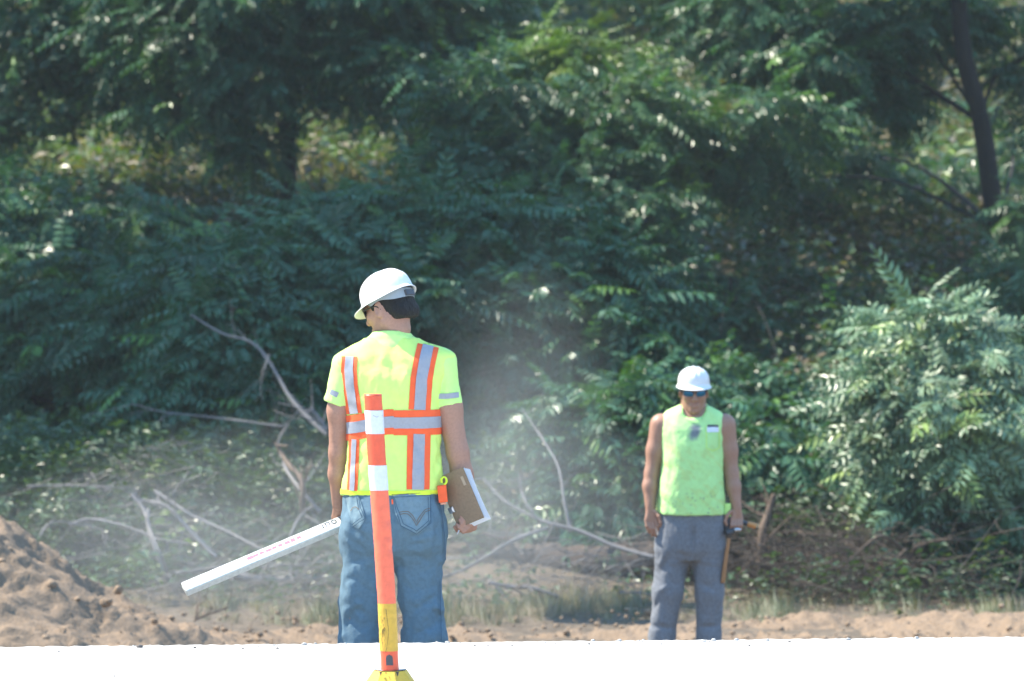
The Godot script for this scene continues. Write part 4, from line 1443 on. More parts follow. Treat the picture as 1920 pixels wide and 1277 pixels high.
func worker_with_vest() -> void:
	var o := thing("person", Vector3.ZERO, "worker seen from behind in a striped lime vest, blue jeans and white hard hat", "person")
	var top := P(738, 500, 18.256)
	o.position = Vector3(top.x, top.y - 1.90, top.z)
	var no := FastNoiseLite.new()
	no.seed = 17
	no.frequency = 1.0
	var conv := func(px, py, z): return A(px, py, z)
	var conv2 := func(px, py): return A2(px, py)
	# head: turned to his left and bowed
	var fd := Vector3(-sin(0.94) * cos(0.30), -sin(0.30), -cos(0.94) * cos(0.30))
	var hx := Vector3.UP.cross(fd).normalized()
	var hb := Basis(hx, fd.cross(hx), fd)
	var hx_f := Transform3D(hb.scaled(Vector3.ONE * 0.97), A(729, 580, -0.035))
	# body
	var f := Field.new(Vector3(-0.34, 0.02, -0.28), Vector3(0.36, 1.74, 0.24), 0.0115)
	var torso := [[1000, 655, 822, 0, .11], [925, 655, 820, 0, .108], [860, 662, 815, 0, .105], [780, 662, 815, 0.004, .11], [720, 660, 816, 0.006, .112], [680, 650, 826, 0.0, .095], [660, 665, 815, -.003, .08], [645, 682, 790, -.012, .068], [630, 696, 774, -.018, .058]]
	f.loft(rows_of(torso, conv), 0.03)
	f.cap(A(737, 645, -0.02), A(733, 598, -0.03), 0.058, 0.054, 0.03)
	# arms
	f.cap(A(648, 690, 0), A(636, 770, -0.005), 0.052, 0.043, 0.03)
	f.cap(A(636, 770, -0.005), A(634, 850, -0.03), 0.044, 0.036, 0.03)
	f.cap(A(634, 850, -0.03), A(633, 890, -0.055), 0.037, 0.038, 0.02)
	f.cap(A(633, 890, -0.055), A(633, 950, -0.105), 0.038, 0.027, 0.02)
	f.cap(A(828, 685, 0), A(841, 765, 0.0), 0.054, 0.049, 0.03)
	f.cap(A(841, 765, 0.0), A(858, 848, 0.005), 0.050, 0.041, 0.03)
	f.cap(A(858, 848, 0.005), A(866, 890, 0.0), 0.042, 0.042, 0.02)
	f.cap(A(866, 890, 0.0), A(886, 964, -0.02), 0.042, 0.026, 0.02)
	# legs inside the jeans
	f.cap(A(695, 1000, 0), A(672, 1150, 0.0), 0.08, 0.058, 0.03)
	f.cap(A(672, 1150, 0), A(669, 1400, 0.01), 0.057, 0.04, 0.03)
	f.cap(A(782, 1000, 0), A(794, 1150, 0.0), 0.08, 0.058, 0.03)
	f.cap(A(794, 1150, 0), A(799, 1400, 0.01), 0.057, 0.04, 0.03)
	var b := Buf.new()
	f.mesh(b)
	head(b, hx_f)
	# left hand over the rod: palm above it, fingers down its far side, thumb along it
	f = Field.new(A(600, 1030, -0.24), A(680, 920, 0.0), 0.0032)
	var wr := A(633, 946, -0.105)
	for k in 4:
		f.cap(wr, A(624 + k * 7.5, 974 - k * 2.0, -0.142 + k * 0.002), 0.019, 0.0115, 0.012)
	for k in 4:
		var x := 622.5 + k * 8.2
		finger(f, [A(x, 974 - k * 2, -0.144), A(x, 990 - k * 3, -0.176), A(x + 1, 1000 - k * 3, -0.178), A(x + 1, 1006 - k * 3, -0.16)], 0.0092)
	finger(f, [A(640, 955, -0.112), A(647, 968, -0.105), A(652, 980, -0.108), A(658, 984, -0.115)], 0.0105)
	f.mesh(b)
	# right hand under the clipboard, fingers up over its near face
	f = Field.new(A(845, 1015, -0.09), A(925, 940, 0.1), 0.0032)
	wr = A(887, 966, -0.02)
	for k in 4:
		f.cap(wr, A(889 - k * 5.5, 990 - k * 0.5, 0.012 + k * 0.006), 0.020, 0.0115, 0.012)
	finger(f, [A(886, 992, 0.018), A(877, 990, 0.043), A(870, 976, 0.050), A(865, 968, 0.046)], 0.0092)
	finger(f, [A(882, 994, 0.022), A(873, 993, 0.046), A(866, 981, 0.052), A(862, 974, 0.050)], 0.0092)
	finger(f, [A(878, 995, 0.026), A(869, 996, 0.046), A(861, 988, 0.053), A(857, 983, 0.050)], 0.0088)
	finger(f, [A(890, 988, 0.012), A(882, 985, 0.040), A(876, 972, 0.046), A(871, 963, 0.042)], 0.0088)
	finger(f, [A(876, 990, 0.0), A(866, 994, 0.01), A(858, 994, 0.025), A(853, 988, 0.035)], 0.0105)
	f.mesh(b)
	obj("body", b.commit(M.skin), o)
	hair(o, hx_f, -0.052)
	hard_hat(o, hx_f, 0.042, 0.10, 0.054, 0.86)
	glasses(o, hx_f, M.black)

	# shirt: torso, sleeves and collar in one cloth
	var vest_t := [[927, 640, 836, 0, .128], [900, 642, 833, 0, .126], [860, 648, 829, 0, .121], [820, 651, 826, 0, .12], [780, 650, 826, 0.003, .123], [740, 646, 828, 0.006, .127], [710, 639, 836, 0.005, .124], [688, 629, 845, 0.0, .114], [674, 624, 851, -.002, .104], [664, 630, 852, -.004, .096], [654, 648, 836, -.007, .086], [644, 666, 808, -.011, .077], [634, 684, 787, -.016, .068]]
	f = Field.new(Vector3(-0.32, 1.0, -0.2), Vector3(0.32, 1.70, 0.2), 0.0065)
	f.loft(rows_of(vest_t, conv, -0.009), 0.02)
	f.cap(A(733, 652, -0.018), A(733, 624, -0.026), 0.085, 0.074, 0.03, true)
	f.cap(A(648, 690, 0), A(631.5, 756, -0.002), 0.058, 0.0475, 0.03, true)
	f.cap(A(640, 735, 0), A(631, 757, -0.002), 0.045, 0.050, 0.012, true)
	f.cap(A(826, 684, 0), A(839, 757, 0.0), 0.062, 0.053, 0.03, true)
	f.cap(A(836, 738, 0), A(840, 759, 0.0), 0.052, 0.056, 0.012, true)
	f.bend(folds([[835, 690, 822, 750, 0.006, 0.008], [845, 700, 838, 740, -0.004, 0.008]], conv2, no, 0.0045))
	b = Buf.new()
	f.mesh(b)
	var shirt := obj("shirt", b.commit(M.lime), o)
	b = Buf.new()
	ribbon(f, b, [A2(814, 742), A2(836, 742), A2(859, 740)], 0.010, 0.004)
	obj("sleeve_band", b.commit(M.tape), shirt)
	b = Buf.new()
	ribbon(f, b, [A2(621, 734), A2(634, 740)], 0.010, 0.004)
	obj("sleeve_band", b.commit(M.tape), shirt)
	# vest over it
	f = Field.new(Vector3(-0.3, 1.0, -0.2), Vector3(0.3, 1.70, 0.2), 0.0075)
	f.loft(rows_of(vest_t, conv), 0.02)
	f.cap(A(731, 640, -0.03), A(731, 590, -0.03), 0.062, 0.09, 0.01, false, true)
	f.bend(folds([[700, 700, 690, 760, -0.004, 0.012], [720, 690, 715, 760, 0.004, 0.01], [752, 690, 756, 755, -0.004, 0.012], [740, 820, 745, 900, -0.004, 0.015], [690, 660, 720, 690, 0.005, 0.012], [722, 655, 712, 690, -0.005, 0.01], [640, 895, 690, 850, 0.005, 0.012], [826, 840, 810, 905, 0.008, 0.01], [705, 730, 700, 900, -0.006, 0.014], [765, 660, 760, 740, -0.005, 0.012], [660, 850, 690, 905, -0.006, 0.012], [815, 850, 775, 905, -0.006, 0.012], [820, 700, 790, 760, 0.006, 0.012], [650, 740, 690, 765, -0.006, 0.012]], conv2, no, 0.011))
	b = Buf.new()
	f.mesh(b)
	var vest := obj("vest", b.commit(M.vest), o)
	var yb := func(an: float) -> float:
		return A2(0, 788.0 + (15.0 * pow(sin(an), 2.0) if an > PI and cos(an) > -0.3 else 2.0)).y
	for q in [["orange_trim", M.orange_cloth, 0.0475, 0.0035], ["reflective_tape", M.tape, 0.0215, 0.0055]]:
		b = Buf.new()
		band(f, b, A(739, 790, 0.0), yb, q[2], q[3])
		obj(q[0], b.commit(q[1]), vest)
	var straps := [
		[[A2(803, 648), A2(797, 674), A2(790.5, 709), A2(787, 766)], 0.041, 0.021],
		[[A2(786, 811), A2(785, 860), A2(784, 915)], 0.043, 0.0215],
		[[A2(657, 668), A2(656, 692), A2(658, 720), A2(666, 774)], 0.030, 0.016],
		[[A2(666, 822), A2(664, 870), A2(662, 918)], 0.020, 0.009]]
	for s in straps:
		b = Buf.new()
		ribbon(f, b, s[0], s[1], 0.0030)
		obj("orange_trim", b.commit(M.orange_cloth), vest)
		b = Buf.new()
		ribbon(f, b, s[0], s[2], 0.0050)
		obj("reflective_tape", b.commit(M.tape), vest)
	# the same straps down the front, out of sight from here
	for x in [690.0, 790.0]:
		b = Buf.new()
		ribbon(f, b, [A2(x, 660), A2(x, 768)], 0.04, 0.0030, -1.0)
		obj("orange_trim", b.commit(M.orange_cloth), vest)
		b = Buf.new()
		ribbon(f, b, [A2(x, 812), A2(x, 915)], 0.04, 0.0030, -1.0)
		obj("orange_trim", b.commit(M.orange_cloth), vest)
	b = Buf.new()
	band(f, b, A(739, 790, 0.0), func(_an): return A2(0, 921).y, 0.008, 0.003)
	obj("hem_binding", b.commit(M.vest_edge), vest)

	# jeans
	f = Field.new(Vector3(-0.26, 0.04, -0.2), Vector3(0.26, 1.12, 0.2), 0.0085)
	var hips := [[1045, 652, 826, 0.0, .09], [1030, 643, 832, 0.0, .115], [1000, 641, 835, 0.004, .13], [970, 642, 834, 0.008, .135], [940, 645, 831, 0.004, .13], [905, 650, 826, 0.0, .12]]
	f.loft(rows_of(hips, conv), 0.04)
	for q in [[692, 985], [786, 985]]:
		f.ell(A(q[0], q[1], 0.048), Vector3(0.088, 0.10, 0.088), 0.03)
	f.cap(A(690, 1010, 0), A(673, 1130, 0.0), 0.098, 0.075, 0.04)
	f.cap(A(673, 1130, 0), A(670, 1200, 0.0), 0.075, 0.0745, 0.03)
	f.cap(A(670, 1200, 0), A(668, 1395, 0.0), 0.0745, 0.082, 0.03, true)
	f.cap(A(784, 1010, 0), A(788, 1125, 0.0), 0.100, 0.075, 0.04)
	f.cap(A(788, 1125, 0), A(796, 1200, 0.0), 0.076, 0.083, 0.03)
	f.cap(A(796, 1200, 0), A(799, 1395, 0.0), 0.083, 0.088, 0.03, true)
	f.bend(folds([[752, 1010, 830, 985, 0.008, 0.012], [756, 1020, 815, 1012, 0.006, 0.01], [700, 1015, 648, 975, 0.008, 0.012], [690, 1030, 645, 1000, 0.006, 0.010], [738, 930, 735, 1040, 0.014, 0.012], [825, 1110, 770, 1150, 0.009, 0.012], [830, 1130, 775, 1170, -0.007, 0.012], [828, 1140, 800, 1150, 0.008, 0.01], [650, 1130, 700, 1160, 0.008, 0.012], [640, 1150, 690, 1120, -0.006, 0.012], [648, 1180, 664, 1140, 0.008, 0.009], [655, 1080, 700, 1110, 0.005, 0.012], [770, 1080, 825, 1060, 0.005, 0.012], [838, 1150, 815, 1135, -0.014, 0.014], [640, 1090, 690, 1075, 0.008, 0.012], [645, 1060, 700, 1040, 0.007, 0.012], [825, 1060, 770, 1035, 0.008, 0.012], [820, 1170, 770, 1190, 0.007, 0.012]], conv2, no, 0.014))
	b = Buf.new()
	f.mesh(b)
	var fade := FastNoiseLite.new()
	fade.seed = 8
	fade.frequency = 8.0
	fade.fractal_octaves = 5
	for k in b.V.size():
		var p := b.V[k]
		var seat := exp(-pow((p.x - 0.09) / 0.085, 2.0) - pow((p.y - 0.95) / 0.10, 2.0)) + exp(-pow((p.x + 0.09) / 0.07, 2.0) - pow((p.y - 0.95) / 0.10, 2.0)) + 0.7 * exp(-pow((p.x - 0.10) / 0.05, 2.0) - pow((p.y - 0.74) / 0.10, 2.0)) + 0.6 * exp(-pow((p.x + 0.13) / 0.04, 2.0) - pow((p.y - 0.70) / 0.12, 2.0))
		var w := clampf(seat * (0.75 + fade.get_noise_3dv(p) * 1.1), 0.0, 1.0) if p.z > -0.02 else 0.0
		b.C[k] = Color(1.0 + 0.9 * w, 1.0 + 0.42 * w, 1.0 + 0.15 * w)
	var jeans := obj("jeans", b.commit(M.denim), o)
	for q in [[[A2(771, 922), A2(774, 950), A2(780, 976), A2(781.5, 988), A2(781.5, 997)], [0.072, 0.066, 0.056, 0.032, 0.004]], [[A2(662, 929), A2(668, 950), A2(673, 968), A2(668, 985)], [0.024, 0.028, 0.028, 0.016]]]:
		b = Buf.new()
		ribbon(f, b, q[0], 0.072, 0.004, 1.0, q[1])
		obj("back_pocket", b.commit(M.denim_pale), jeans)
	var arcs := [
		[A2(750, 957), A2(758, 955), A2(766, 955.5), A2(773, 961), A2(778, 968), A2(782, 976), A2(786, 968), A2(790, 961), A2(797, 953), A2(806, 951)],
		[A2(751, 961), A2(758, 959), A2(765, 960), A2(771, 965), A2(777, 973), A2(782, 982), A2(788, 972), A2(792, 964), A2(798, 957), A2(806, 955)],
		[A2(735, 924), A2(771, 923), A2(807, 922)], [A2(736, 929), A2(771, 928), A2(807, 927)],
		[A2(737, 925), A2(745, 955), A2(753, 981), A2(781.5, 996), A2(808, 977), A2(806, 925)],
		[A2(741, 930), A2(748, 953), A2(757, 978), A2(781.5, 991), A2(804, 974), A2(802, 930)],
		[A2(660, 957), A2(664, 950), A2(670, 948), A2(677, 953)], [A2(674, 928), A2(678, 948), A2(687, 968), A2(664, 985)], [A2(671, 930), A2(675, 950), A2(682, 966), A2(662, 981)],
		[A2(818, 922), A2(826, 960), A2(831, 1000), A2(833, 1050)], [A2(822, 1090), A2(824, 1140), A2(826, 1200)]]
	for k in arcs.size():
		b = Buf.new()
		ribbon(f, b, arcs[k], 0.0011 if k < 2 else 0.0010, 0.0062)
		obj("stitching", b.commit(M.thread if k < 2 or k in [2, 6] else M.denim_dark), jeans)
	b = Buf.new()
	ribbon(f, b, [A2(736, 933), A2(737, 942)], 0.0035, 0.0075)
	obj("pocket_tab", b.commit(M.orange_cloth), jeans)
	boots(o, [A(668, 1400, 0.0), A(799, 1400, 0.0)], Vector3(0.1, 0, -1).normalized())

	# ---- what he holds and carries
	var at := o.position
	# clipboard: board, papers on its far side, clip
	var cl := thing("clipboard", at + A(864, 932, 0.06), "brown clipboard with white papers under the arm of the worker in the vest", "clipboard")
	var lg := Vector3(0.39, -0.92, 0.06).normalized()
	var nn := Vector3(-0.50, -0.1, 0.86)
	nn = (nn - lg * nn.dot(lg)).normalized()
	var wd := lg.cross(nn).normalized()
	if wd.z < 0.0:
		wd = -wd
	b = Buf.new()
	block(b, Vector3.ZERO, lg * 0.104, wd * 0.062, nn * 0.0022, 0.3)
	obj("board", b.commit(M.board), cl)
	for k in 5:
		b = Buf.new()
		var lift := 0.0045 + k * 0.0042
		var g := PackedVector3Array()
		for r in 9:
			var t := r / 8.0 * 2.0 - 1.0
			for q in 3:
				var u := q / 2.0 * 2.0 - 1.0
				g.push_back(lg * (0.103 * t + 0.004 * k) + wd * (0.060 * u + 0.0025 * k) - nn * (lift + 0.006 * t * t * k * 0.3 + rng.randf_range(0, 0.0012)))
		b.grid(g, 9, 3, false, false)
		obj("paper", b.commit(M.paper), cl)
	b = Buf.new()
	block(b, -lg * 0.055 + wd * 0.042 + nn * 0.003, lg * 0.018, wd * 0.006, nn * 0.0006, 0.2)
	obj("sticker", b.commit(M.sticker), cl)
	b = Buf.new()
	block(b, lg * 0.030 - wd * 0.056 + nn * 0.006, lg * 0.012 + wd * 0.0, wd * 0.012, nn * 0.005, 0.5)
	obj("clip", b.commit(M.steel), cl)
	# pen
	b = Buf.new()
	var p0 := A(866, 984, 0.045)
	var p1 := A(857, 1001, 0.055)
	tube(b, [Vector3.ZERO, (p1 - p0) * 0.8, p1 - p0], 0.004, 0.0015, 8)
	tag(obj("pen", b.commit(M.steel), null, Transform3D(Basis(), at + p0)), "small silver pen poking out below the hand with the clipboard", "pen")
	# orange case on the belt
	var tp := thing("tape_measure", at + A(830, 922, 0.07), "bright orange tape measure clipped on the jeans beside the clipboard", "tape measure")
	b = Buf.new()
	block(b, Vector3(0, -0.004, 0), Vector3(0.017, 0.002, 0), Vector3(-0.003, 0.032, 0), Vector3(0, 0, 0.018), 0.12)
	obj("case", b.commit(M.orange_cloth), tp)
	b = Buf.new()
	block(b, Vector3(0.003, -0.041, 0), Vector3(0.011, 0.001, 0), Vector3(-0.001, 0.004, 0), Vector3(0, 0, 0.012), 0.2)
	obj("mouth", b.commit(mat(0.75, 0.35, 0.22, 0.5)), tp)
	b = Buf.new()
	for k in 2:
		var g := []
		for q in 9:
			var an := PI * q / 8.0 * 1.7
			g.append(Vector3(0.004 + 0.010 * sin(an) + k * 0.003, 0.046 - 0.014 * cos(an), 0.012 + k * 0.004))
		tube(b, g, 0.0028, 0.0028, 6)
	obj("lanyard", b.commit(M.vest_edge), tp)
	# the rod
	var r0 := at + A(346, 1104.5, 0.06)
	var r1 := at + A(742, 944, -0.17)
	var rod := thing("survey_rod", r0, "long white survey rod with red and black print held low in the left hand", "survey rod")
	var ax := (r1 - r0).normalized()
	var up := Vector3.UP - ax * ax.y
	up = up.normalized().rotated(ax, 0.0)
	var nr := up.cross(ax).normalized()
	if nr.z < 0.0:
		nr = -nr
	# the section is a rounded flat tube, rolled so that its broad face looks up to the camera
	var e1 := (up * 0.57 - nr * 0.82).normalized()
	var e2 := (up * 0.82 + nr * 0.57).normalized()
	b = Buf.new()
	var g := PackedVector3Array()
	var ln := r0.distance_to(r1)
	for k in [[0.0, 0.02], [0.0, 0.93], [0.004, 1.0], [ln - 0.004, 1.0], [ln, 0.93], [ln, 0.02]]:
		for q in 24:
			var an := TAU * q / 24.0
			var cx := signf(cos(an)) * pow(absf(cos(an)), 0.28) * 0.0275
			var cy := signf(sin(an)) * pow(absf(sin(an)), 0.28) * 0.0165
			g.push_back(ax * k[0] + (e1 * cx + e2 * cy) * k[1])
	b.grid(g, 6, 24, true, e1.cross(e2).dot(ax) > 0.0)
	obj("tube", b.commit(M.rod), rod)
	# print on the broad upper face
	var put := func(name_: String, from: float, to: float, lo: float, hi: float, m: Material) -> void:
		var bb := Buf.new()
		var c := ax * (from + to) * 0.5 + e1 * (lo + hi) * 0.5 + e2 * 0.0169
		block(bb, c, ax * (to - from) * 0.5, e1 * (hi - lo) * 0.5, e2 * 0.0003, 0.0)
		obj(name_, bb.commit(m), rod)
	var un := ln / 396.0
	for k in 9:
		put.call("red_print", (118 + k * 11.5) * un, (118 + k * 11.5 + rng.randf_range(7, 11.4)) * un, -0.004 + rng.randf_range(-0.003, 0.002), 0.011 + rng.randf_range(-0.002, 0.002), M.red_print)
	put.call("label_plate", 252 * un, 276 * un, -0.018, 0.016, M.paper)
	var letters := [["u", 268.0], ["o", 280.0], ["i", 292.0], ["r", 258.0]]
	for q in letters:
		var tm := TextMesh.new()
		tm.text = q[0]
		tm.font = SystemFont.new()
		tm.font.font_names = PackedStringArray(["Droid Sans"])
		tm.font_size = 40
		tm.pixel_size = 0.0011
		tm.depth = 0.0008
		tm.material = M.black
		obj("letter", tm, rod, Transform3D(Basis(-ax, -e1, e2) if ax.cross(e1).dot(e2) > 0.0 else Basis(-ax, e1, e2), ax * q[1] * un + e1 * 0.004 + e2 * 0.0178))


func worker_sleeveless() -> void:
	var top := P(1300, 675, 26.0)
	var o := thing("person", Vector3(top.x, top.y - 1.88, top.z), "worker facing the camera in a sleeveless lime shirt, grey trousers and blue sunglasses", "person")
	var no := FastNoiseLite.new()
	no.seed = 27
	no.frequency = 1.0
	var conv := func(px, py, z): return B(px, py, z)
	var conv2 := func(px, py): return B2(px, py)
	var fd := Vector3(0.03, -0.12, 1).normalized()
	var hx := Vector3.UP.cross(fd).normalized()
	var xf := Transform3D(Basis(hx, fd.cross(hx), fd).scaled(Vector3.ONE * 0.92), B(1300.5, 735, 0.02))
	var f := Field.new(Vector3(-0.34, 0.02, -0.24), Vector3(0.34, 1.72, 0.26), 0.0115)
	var torso := [[1010, 1240, 1352, 0, .11], [960, 1238, 1352, 0, .115], [900, 1246, 1350, 0.005, .115], [840, 1247, 1350, 0, .115], [805, 1240, 1360, -.005, .105], [785, 1243, 1358, -.012, .09], [774, 1256, 1344, -.018, .078], [766, 1270, 1330, -.02, .068], [758, 1280, 1320, -.02, .06]]
	f.loft(rows_of(torso, conv), 0.03)
	f.cap(B(1300, 780, -0.025), B(1300, 745, 0.0), 0.064, 0.060, 0.03)
	f.cap(B(1240, 797, -0.01), B(1230, 845, -0.01), 0.062, 0.049, 0.03)
	f.cap(B(1230, 845, -0.01), B(1222, 888, 0.0), 0.050, 0.038, 0.03)
	f.cap(B(1222, 888, 0.0), B(1219, 912, 0.012), 0.039, 0.040, 0.02)
	f.cap(B(1219, 912, 0.012), B(1219, 950, 0.035), 0.040, 0.028, 0.02)
	f.cap(B(1359, 797, -0.01), B(1366, 845, -0.01), 0.062, 0.048, 0.03)
	f.cap(B(1366, 845, -0.01), B(1372, 888, 0.0), 0.049, 0.038, 0.03)
	f.cap(B(1372, 888, 0.0), B(1375, 912, 0.01), 0.039, 0.040, 0.02)
	f.cap(B(1375, 912, 0.01), B(1381, 952, 0.03), 0.040, 0.028, 0.02)
	for q in [[1264, 1252, 1240], [1330, 1331, 1329]]:
		f.cap(B(q[0], 1020, 0), B(q[1], 1120, 0.0), 0.076, 0.050, 0.03)
		f.cap(B(q[1], 1120, 0.0), B(q[2], 1290, 0), 0.048, 0.040, 0.03)
	var b := Buf.new()
	f.mesh(b)
	head(b, xf)
	# right hand, hanging and slightly curled
	f = Field.new(B(1195, 1016, -0.06), B(1250, 938, 0.14), 0.0034)
	var wr := B(1219, 950, 0.035)
	for k in 4:
		f.cap(wr, B(1213 + k * 6.2, 974 - absf(k - 1.5), 0.050 - k * 0.002), 0.021, 0.0125, 0.012)
	var tips := [[1211.0, 974.0, 0.8], [1217.5, 976.0, 0.95], [1224.0, 976.0, 1.0], [1230.5, 973.0, 0.85]]
	for q in tips:
		var l: float = q[2]
		finger(f, [B(q[0], q[1], 0.050), B(q[0] + 2, q[1] + 14 * l, 0.058), B(q[0] + 4, q[1] + 23 * l, 0.050), B(q[0] + 6, q[1] + 29 * l, 0.036)], 0.0098)
	finger(f, [B(1228, 958, 0.055), B(1235, 967, 0.070), B(1238, 978, 0.072), B(1238, 985, 0.066)], 0.011)
	f.mesh(b)
	# left hand, closed over the hammer head
	f = Field.new(B(1350, 1010, -0.06), B(1412, 938, 0.14), 0.0034)
	wr = B(1381, 951, 0.03)
	for k in 4:
		f.cap(wr, B(1373 + k * 5.5, 972, 0.046 - k * 0.005), 0.021, 0.0125, 0.012)
	for k in 4:
		finger(f, [B(1372 + k * 6, 973, 0.048 - k * 0.004), B(1371 + k * 6, 984, 0.068 - k * 0.004), B(1370 + k * 6, 992, 0.058 - k * 0.004), B(1371 + k * 6, 993, 0.040 - k * 0.004)], 0.0098)
	finger(f, [B(1370, 958, 0.05), B(1362, 967, 0.062), B(1359, 976, 0.066), B(1362, 983, 0.062)], 0.011)
	f.mesh(b)
	obj("body", b.commit(M.skin2), o)
	hair(o, xf, -0.02)
	hard_hat(o, xf, 0.034, -0.06, 0.056, 0.83)
	glasses(o, xf, M.blue_lens)

	# sleeveless shirt
	f = Field.new(Vector3(-0.26, 0.98, -0.22), Vector3(0.26, 1.68, 0.24), 0.0075)
	var sh := [[964, 1231, 1361, 0.004, .142], [940, 1233, 1360, 0.006, .14], [910, 1237, 1358, 0.008, .138], [870, 1240, 1356, 0.006, .134], [830, 1240, 1357, 0.002, .13], [805, 1238, 1360, -.004, .122], [790, 1238, 1361, -.010, .108], [780, 1241, 1358, -.014, .098], [772, 1248, 1351, -.017, .09], [765, 1262, 1338, -.019, .08], [759, 1274, 1327, -.02, .072]]
	f.loft(rows_of(sh, conv), 0.02)
	f.ell(B(1300, 766, 0.055), Vector3(0.062, 0.052, 0.085), 0.01, true)
	f.cap(B(1300, 790, -0.02), B(1300, 740, 0.0), 0.058, 0.075, 0.01, false, true)
	# armholes
	f.cap(B(1232, 800, 0), B(1222, 850, 0), 0.050, 0.040, 0.012, false, true)
	f.cap(B(1367, 800, 0), B(1374, 850, 0), 0.050, 0.040, 0.012, false, true)
	f.bend(folds([[1345, 870, 1318, 905, 0.005, 0.012], [1350, 895, 1310, 940, -0.005, 0.012], [1352, 915, 1320, 955, 0.006, 0.012], [1250, 790, 1275, 800, -0.006, 0.012], [1240, 930, 1262, 955, 0.006, 0.010], [1330, 770, 1336, 800, 0.005, 0.009], [1342, 775, 1345, 800, -0.005, 0.009], [1258, 850, 1255, 920, 0.005, 0.012]], conv2, no, 0.008))
	b = Buf.new()
	f.mesh(b)
	var sn := FastNoiseLite.new()
	sn.seed = 12
	sn.frequency = 14.0
	sn.fractal_octaves = 4
	var sc := B2(1301, 808)
	for k in b.V.size():
		var p := b.V[k]
		var c := Color(1, 1, 1)
		if p.z > 0.0:
			# sweat and grime on the chest, with a ragged outline
			var dd := Vector2((p.x - sc.x) / 0.045, (p.y - sc.y) / 0.052).length() + sn.get_noise_3dv(p) * 0.5
			var w := 1.0 - smoothstep(0.45, 1.05, dd)
			c = c.lerp(Color(0.36, 0.26, 0.75), w)
			# ochre dirt smears across the belly
			var u := sn.get_noise_3d((p.x + p.y) * 1.3, (p.x - p.y) * 0.45, 3.0)
			if p.y < 1.42:
				c = c.lerp(Color(1.02, 0.74, 0.62), clampf((u - 0.12) * 3.0, 0.0, 0.42))
			var sp := sn.get_noise_3d(p.x * 5.0, p.y * 5.0, 8.0)
			if sp > 0.42 and p.y < 1.2:
				c = c.lerp(Color(0.25, 0.22, 0.6), 0.6)
		b.C[k] = c
	M.lime2.vertex_color_use_as_albedo = true
	var shirt := obj("sleeveless_shirt", b.commit(M.lime2), o)
	b = Buf.new()
	ribbon(f, b, [B2(1324, 804), B2(1346, 804)], 0.0135, 0.0035)
	obj("name_badge", b.commit(M.paper), shirt)
	b = Buf.new()
	ribbon(f, b, [B2(1325, 797.5), B2(1345, 797.5)], 0.006, 0.0045)
	obj("badge_clip", b.commit(M.dark_plastic), shirt)
	b = Buf.new()
	ribbon(f, b, [B2(1279, 770), B2(1286, 783), B2(1300, 789), B2(1314, 783), B2(1321, 770)], 0.006, 0.003)
	obj("neck_rib", b.commit(M.lime2), shirt)
	b = Buf.new()
	ribbon(f, b, [B2(1323, 798), B2(1323, 838), B2(1335, 843), B2(1347, 838), B2(1347, 798)], 0.0022, 0.003)
	obj("chest_pocket_seam", b.commit(M.vest), shirt)

	# trousers
	f = Field.new(Vector3(-0.27, 0.04, -0.2), Vector3(0.25, 1.12, 0.2), 0.0085)
	var hips := [[1050, 1234, 1354, 0.0, .095], [1030, 1230, 1358, 0.0, .12], [1000, 1230, 1361, 0.0, .128], [970, 1232, 1361, 0.0, .128], [945, 1236, 1357, 0.0, .124]]
	f.loft(rows_of(hips, conv), 0.04)
	f.cap(B(1263, 1030, 0), B(1253, 1110, 0.0), 0.096, 0.082, 0.04)
	f.cap(B(1253, 1110, 0), B(1241, 1195, -0.005), 0.082, 0.070, 0.03)
	f.cap(B(1241, 1195, 0), B(1239, 1300, 0.0), 0.070, 0.075, 0.03, true)
	f.cap(B(1328, 1030, 0), B(1331, 1110, 0.0), 0.092, 0.076, 0.04)
	f.cap(B(1331, 1110, 0), B(1330, 1195, -0.005), 0.076, 0.064, 0.03)
	f.cap(B(1330, 1195, 0), B(1329, 1300, 0.0), 0.064, 0.070, 0.03, true)
	f.bend(folds([[1298, 975, 1299, 1050, 0.012, 0.010], [1255, 1040, 1238, 1075, 0.010, 0.012], [1248, 1030, 1232, 1065, -0.008, 0.012], [1290, 1045, 1265, 1030, 0.006, 0.012], [1308, 1060, 1325, 1035, 0.006, 0.012], [1312, 1090, 1345, 1110, 0.007, 0.012], [1230, 1110, 1255, 1095, -0.008, 0.012], [1225, 1150, 1240, 1110, 0.008, 0.010], [1222, 1172, 1262, 1178, 0.010, 0.012], [1310, 1176, 1350, 1172, 0.010, 0.012], [1305, 1100, 1308, 1060, -0.006, 0.01]], conv2, no, 0.008))
	b = Buf.new()
	f.mesh(b)
	var tr := obj("trousers", b.commit(M.grey_cloth), o)
	b = Buf.new()
	ribbon(f, b, [B2(1299, 968), B2(1300, 990), B2(1299, 1012)], 0.006, 0.003)
	obj("fly_flap", b.commit(M.grey_cloth), tr)
	boots(o, [B(1239, 1292, 0.0), B(1329, 1292, 0.0)], Vector3(0, 0, 1))

	# tools at his left hip
	var at := o.position
	var hm := thing("hammer", at + B(1374, 1000, 0.06), "steel headed hammer with a brown handle hanging from the left hand of the worker", "hammer")
	b = Buf.new()
	tube(b, [B(1366, 1008, 0.07) - B(1374, 1000, 0.06), B(1360, 1050, 0.06) - B(1374, 1000, 0.06), B(1355, 1092, 0.05) - B(1374, 1000, 0.06)], 0.010, 0.013, 9)
	obj("handle", b.commit(M.handle), hm)
	b = Buf.new()
	tube(b, [Vector3(-0.034, 0.004, 0.012), Vector3(-0.01, 0.012, 0.012), Vector3(0.014, 0.018, 0.01)], 0.019, 0.016, 10)
	obj("hammer_head", b.commit(M.dark_plastic), hm)
	b = Buf.new()
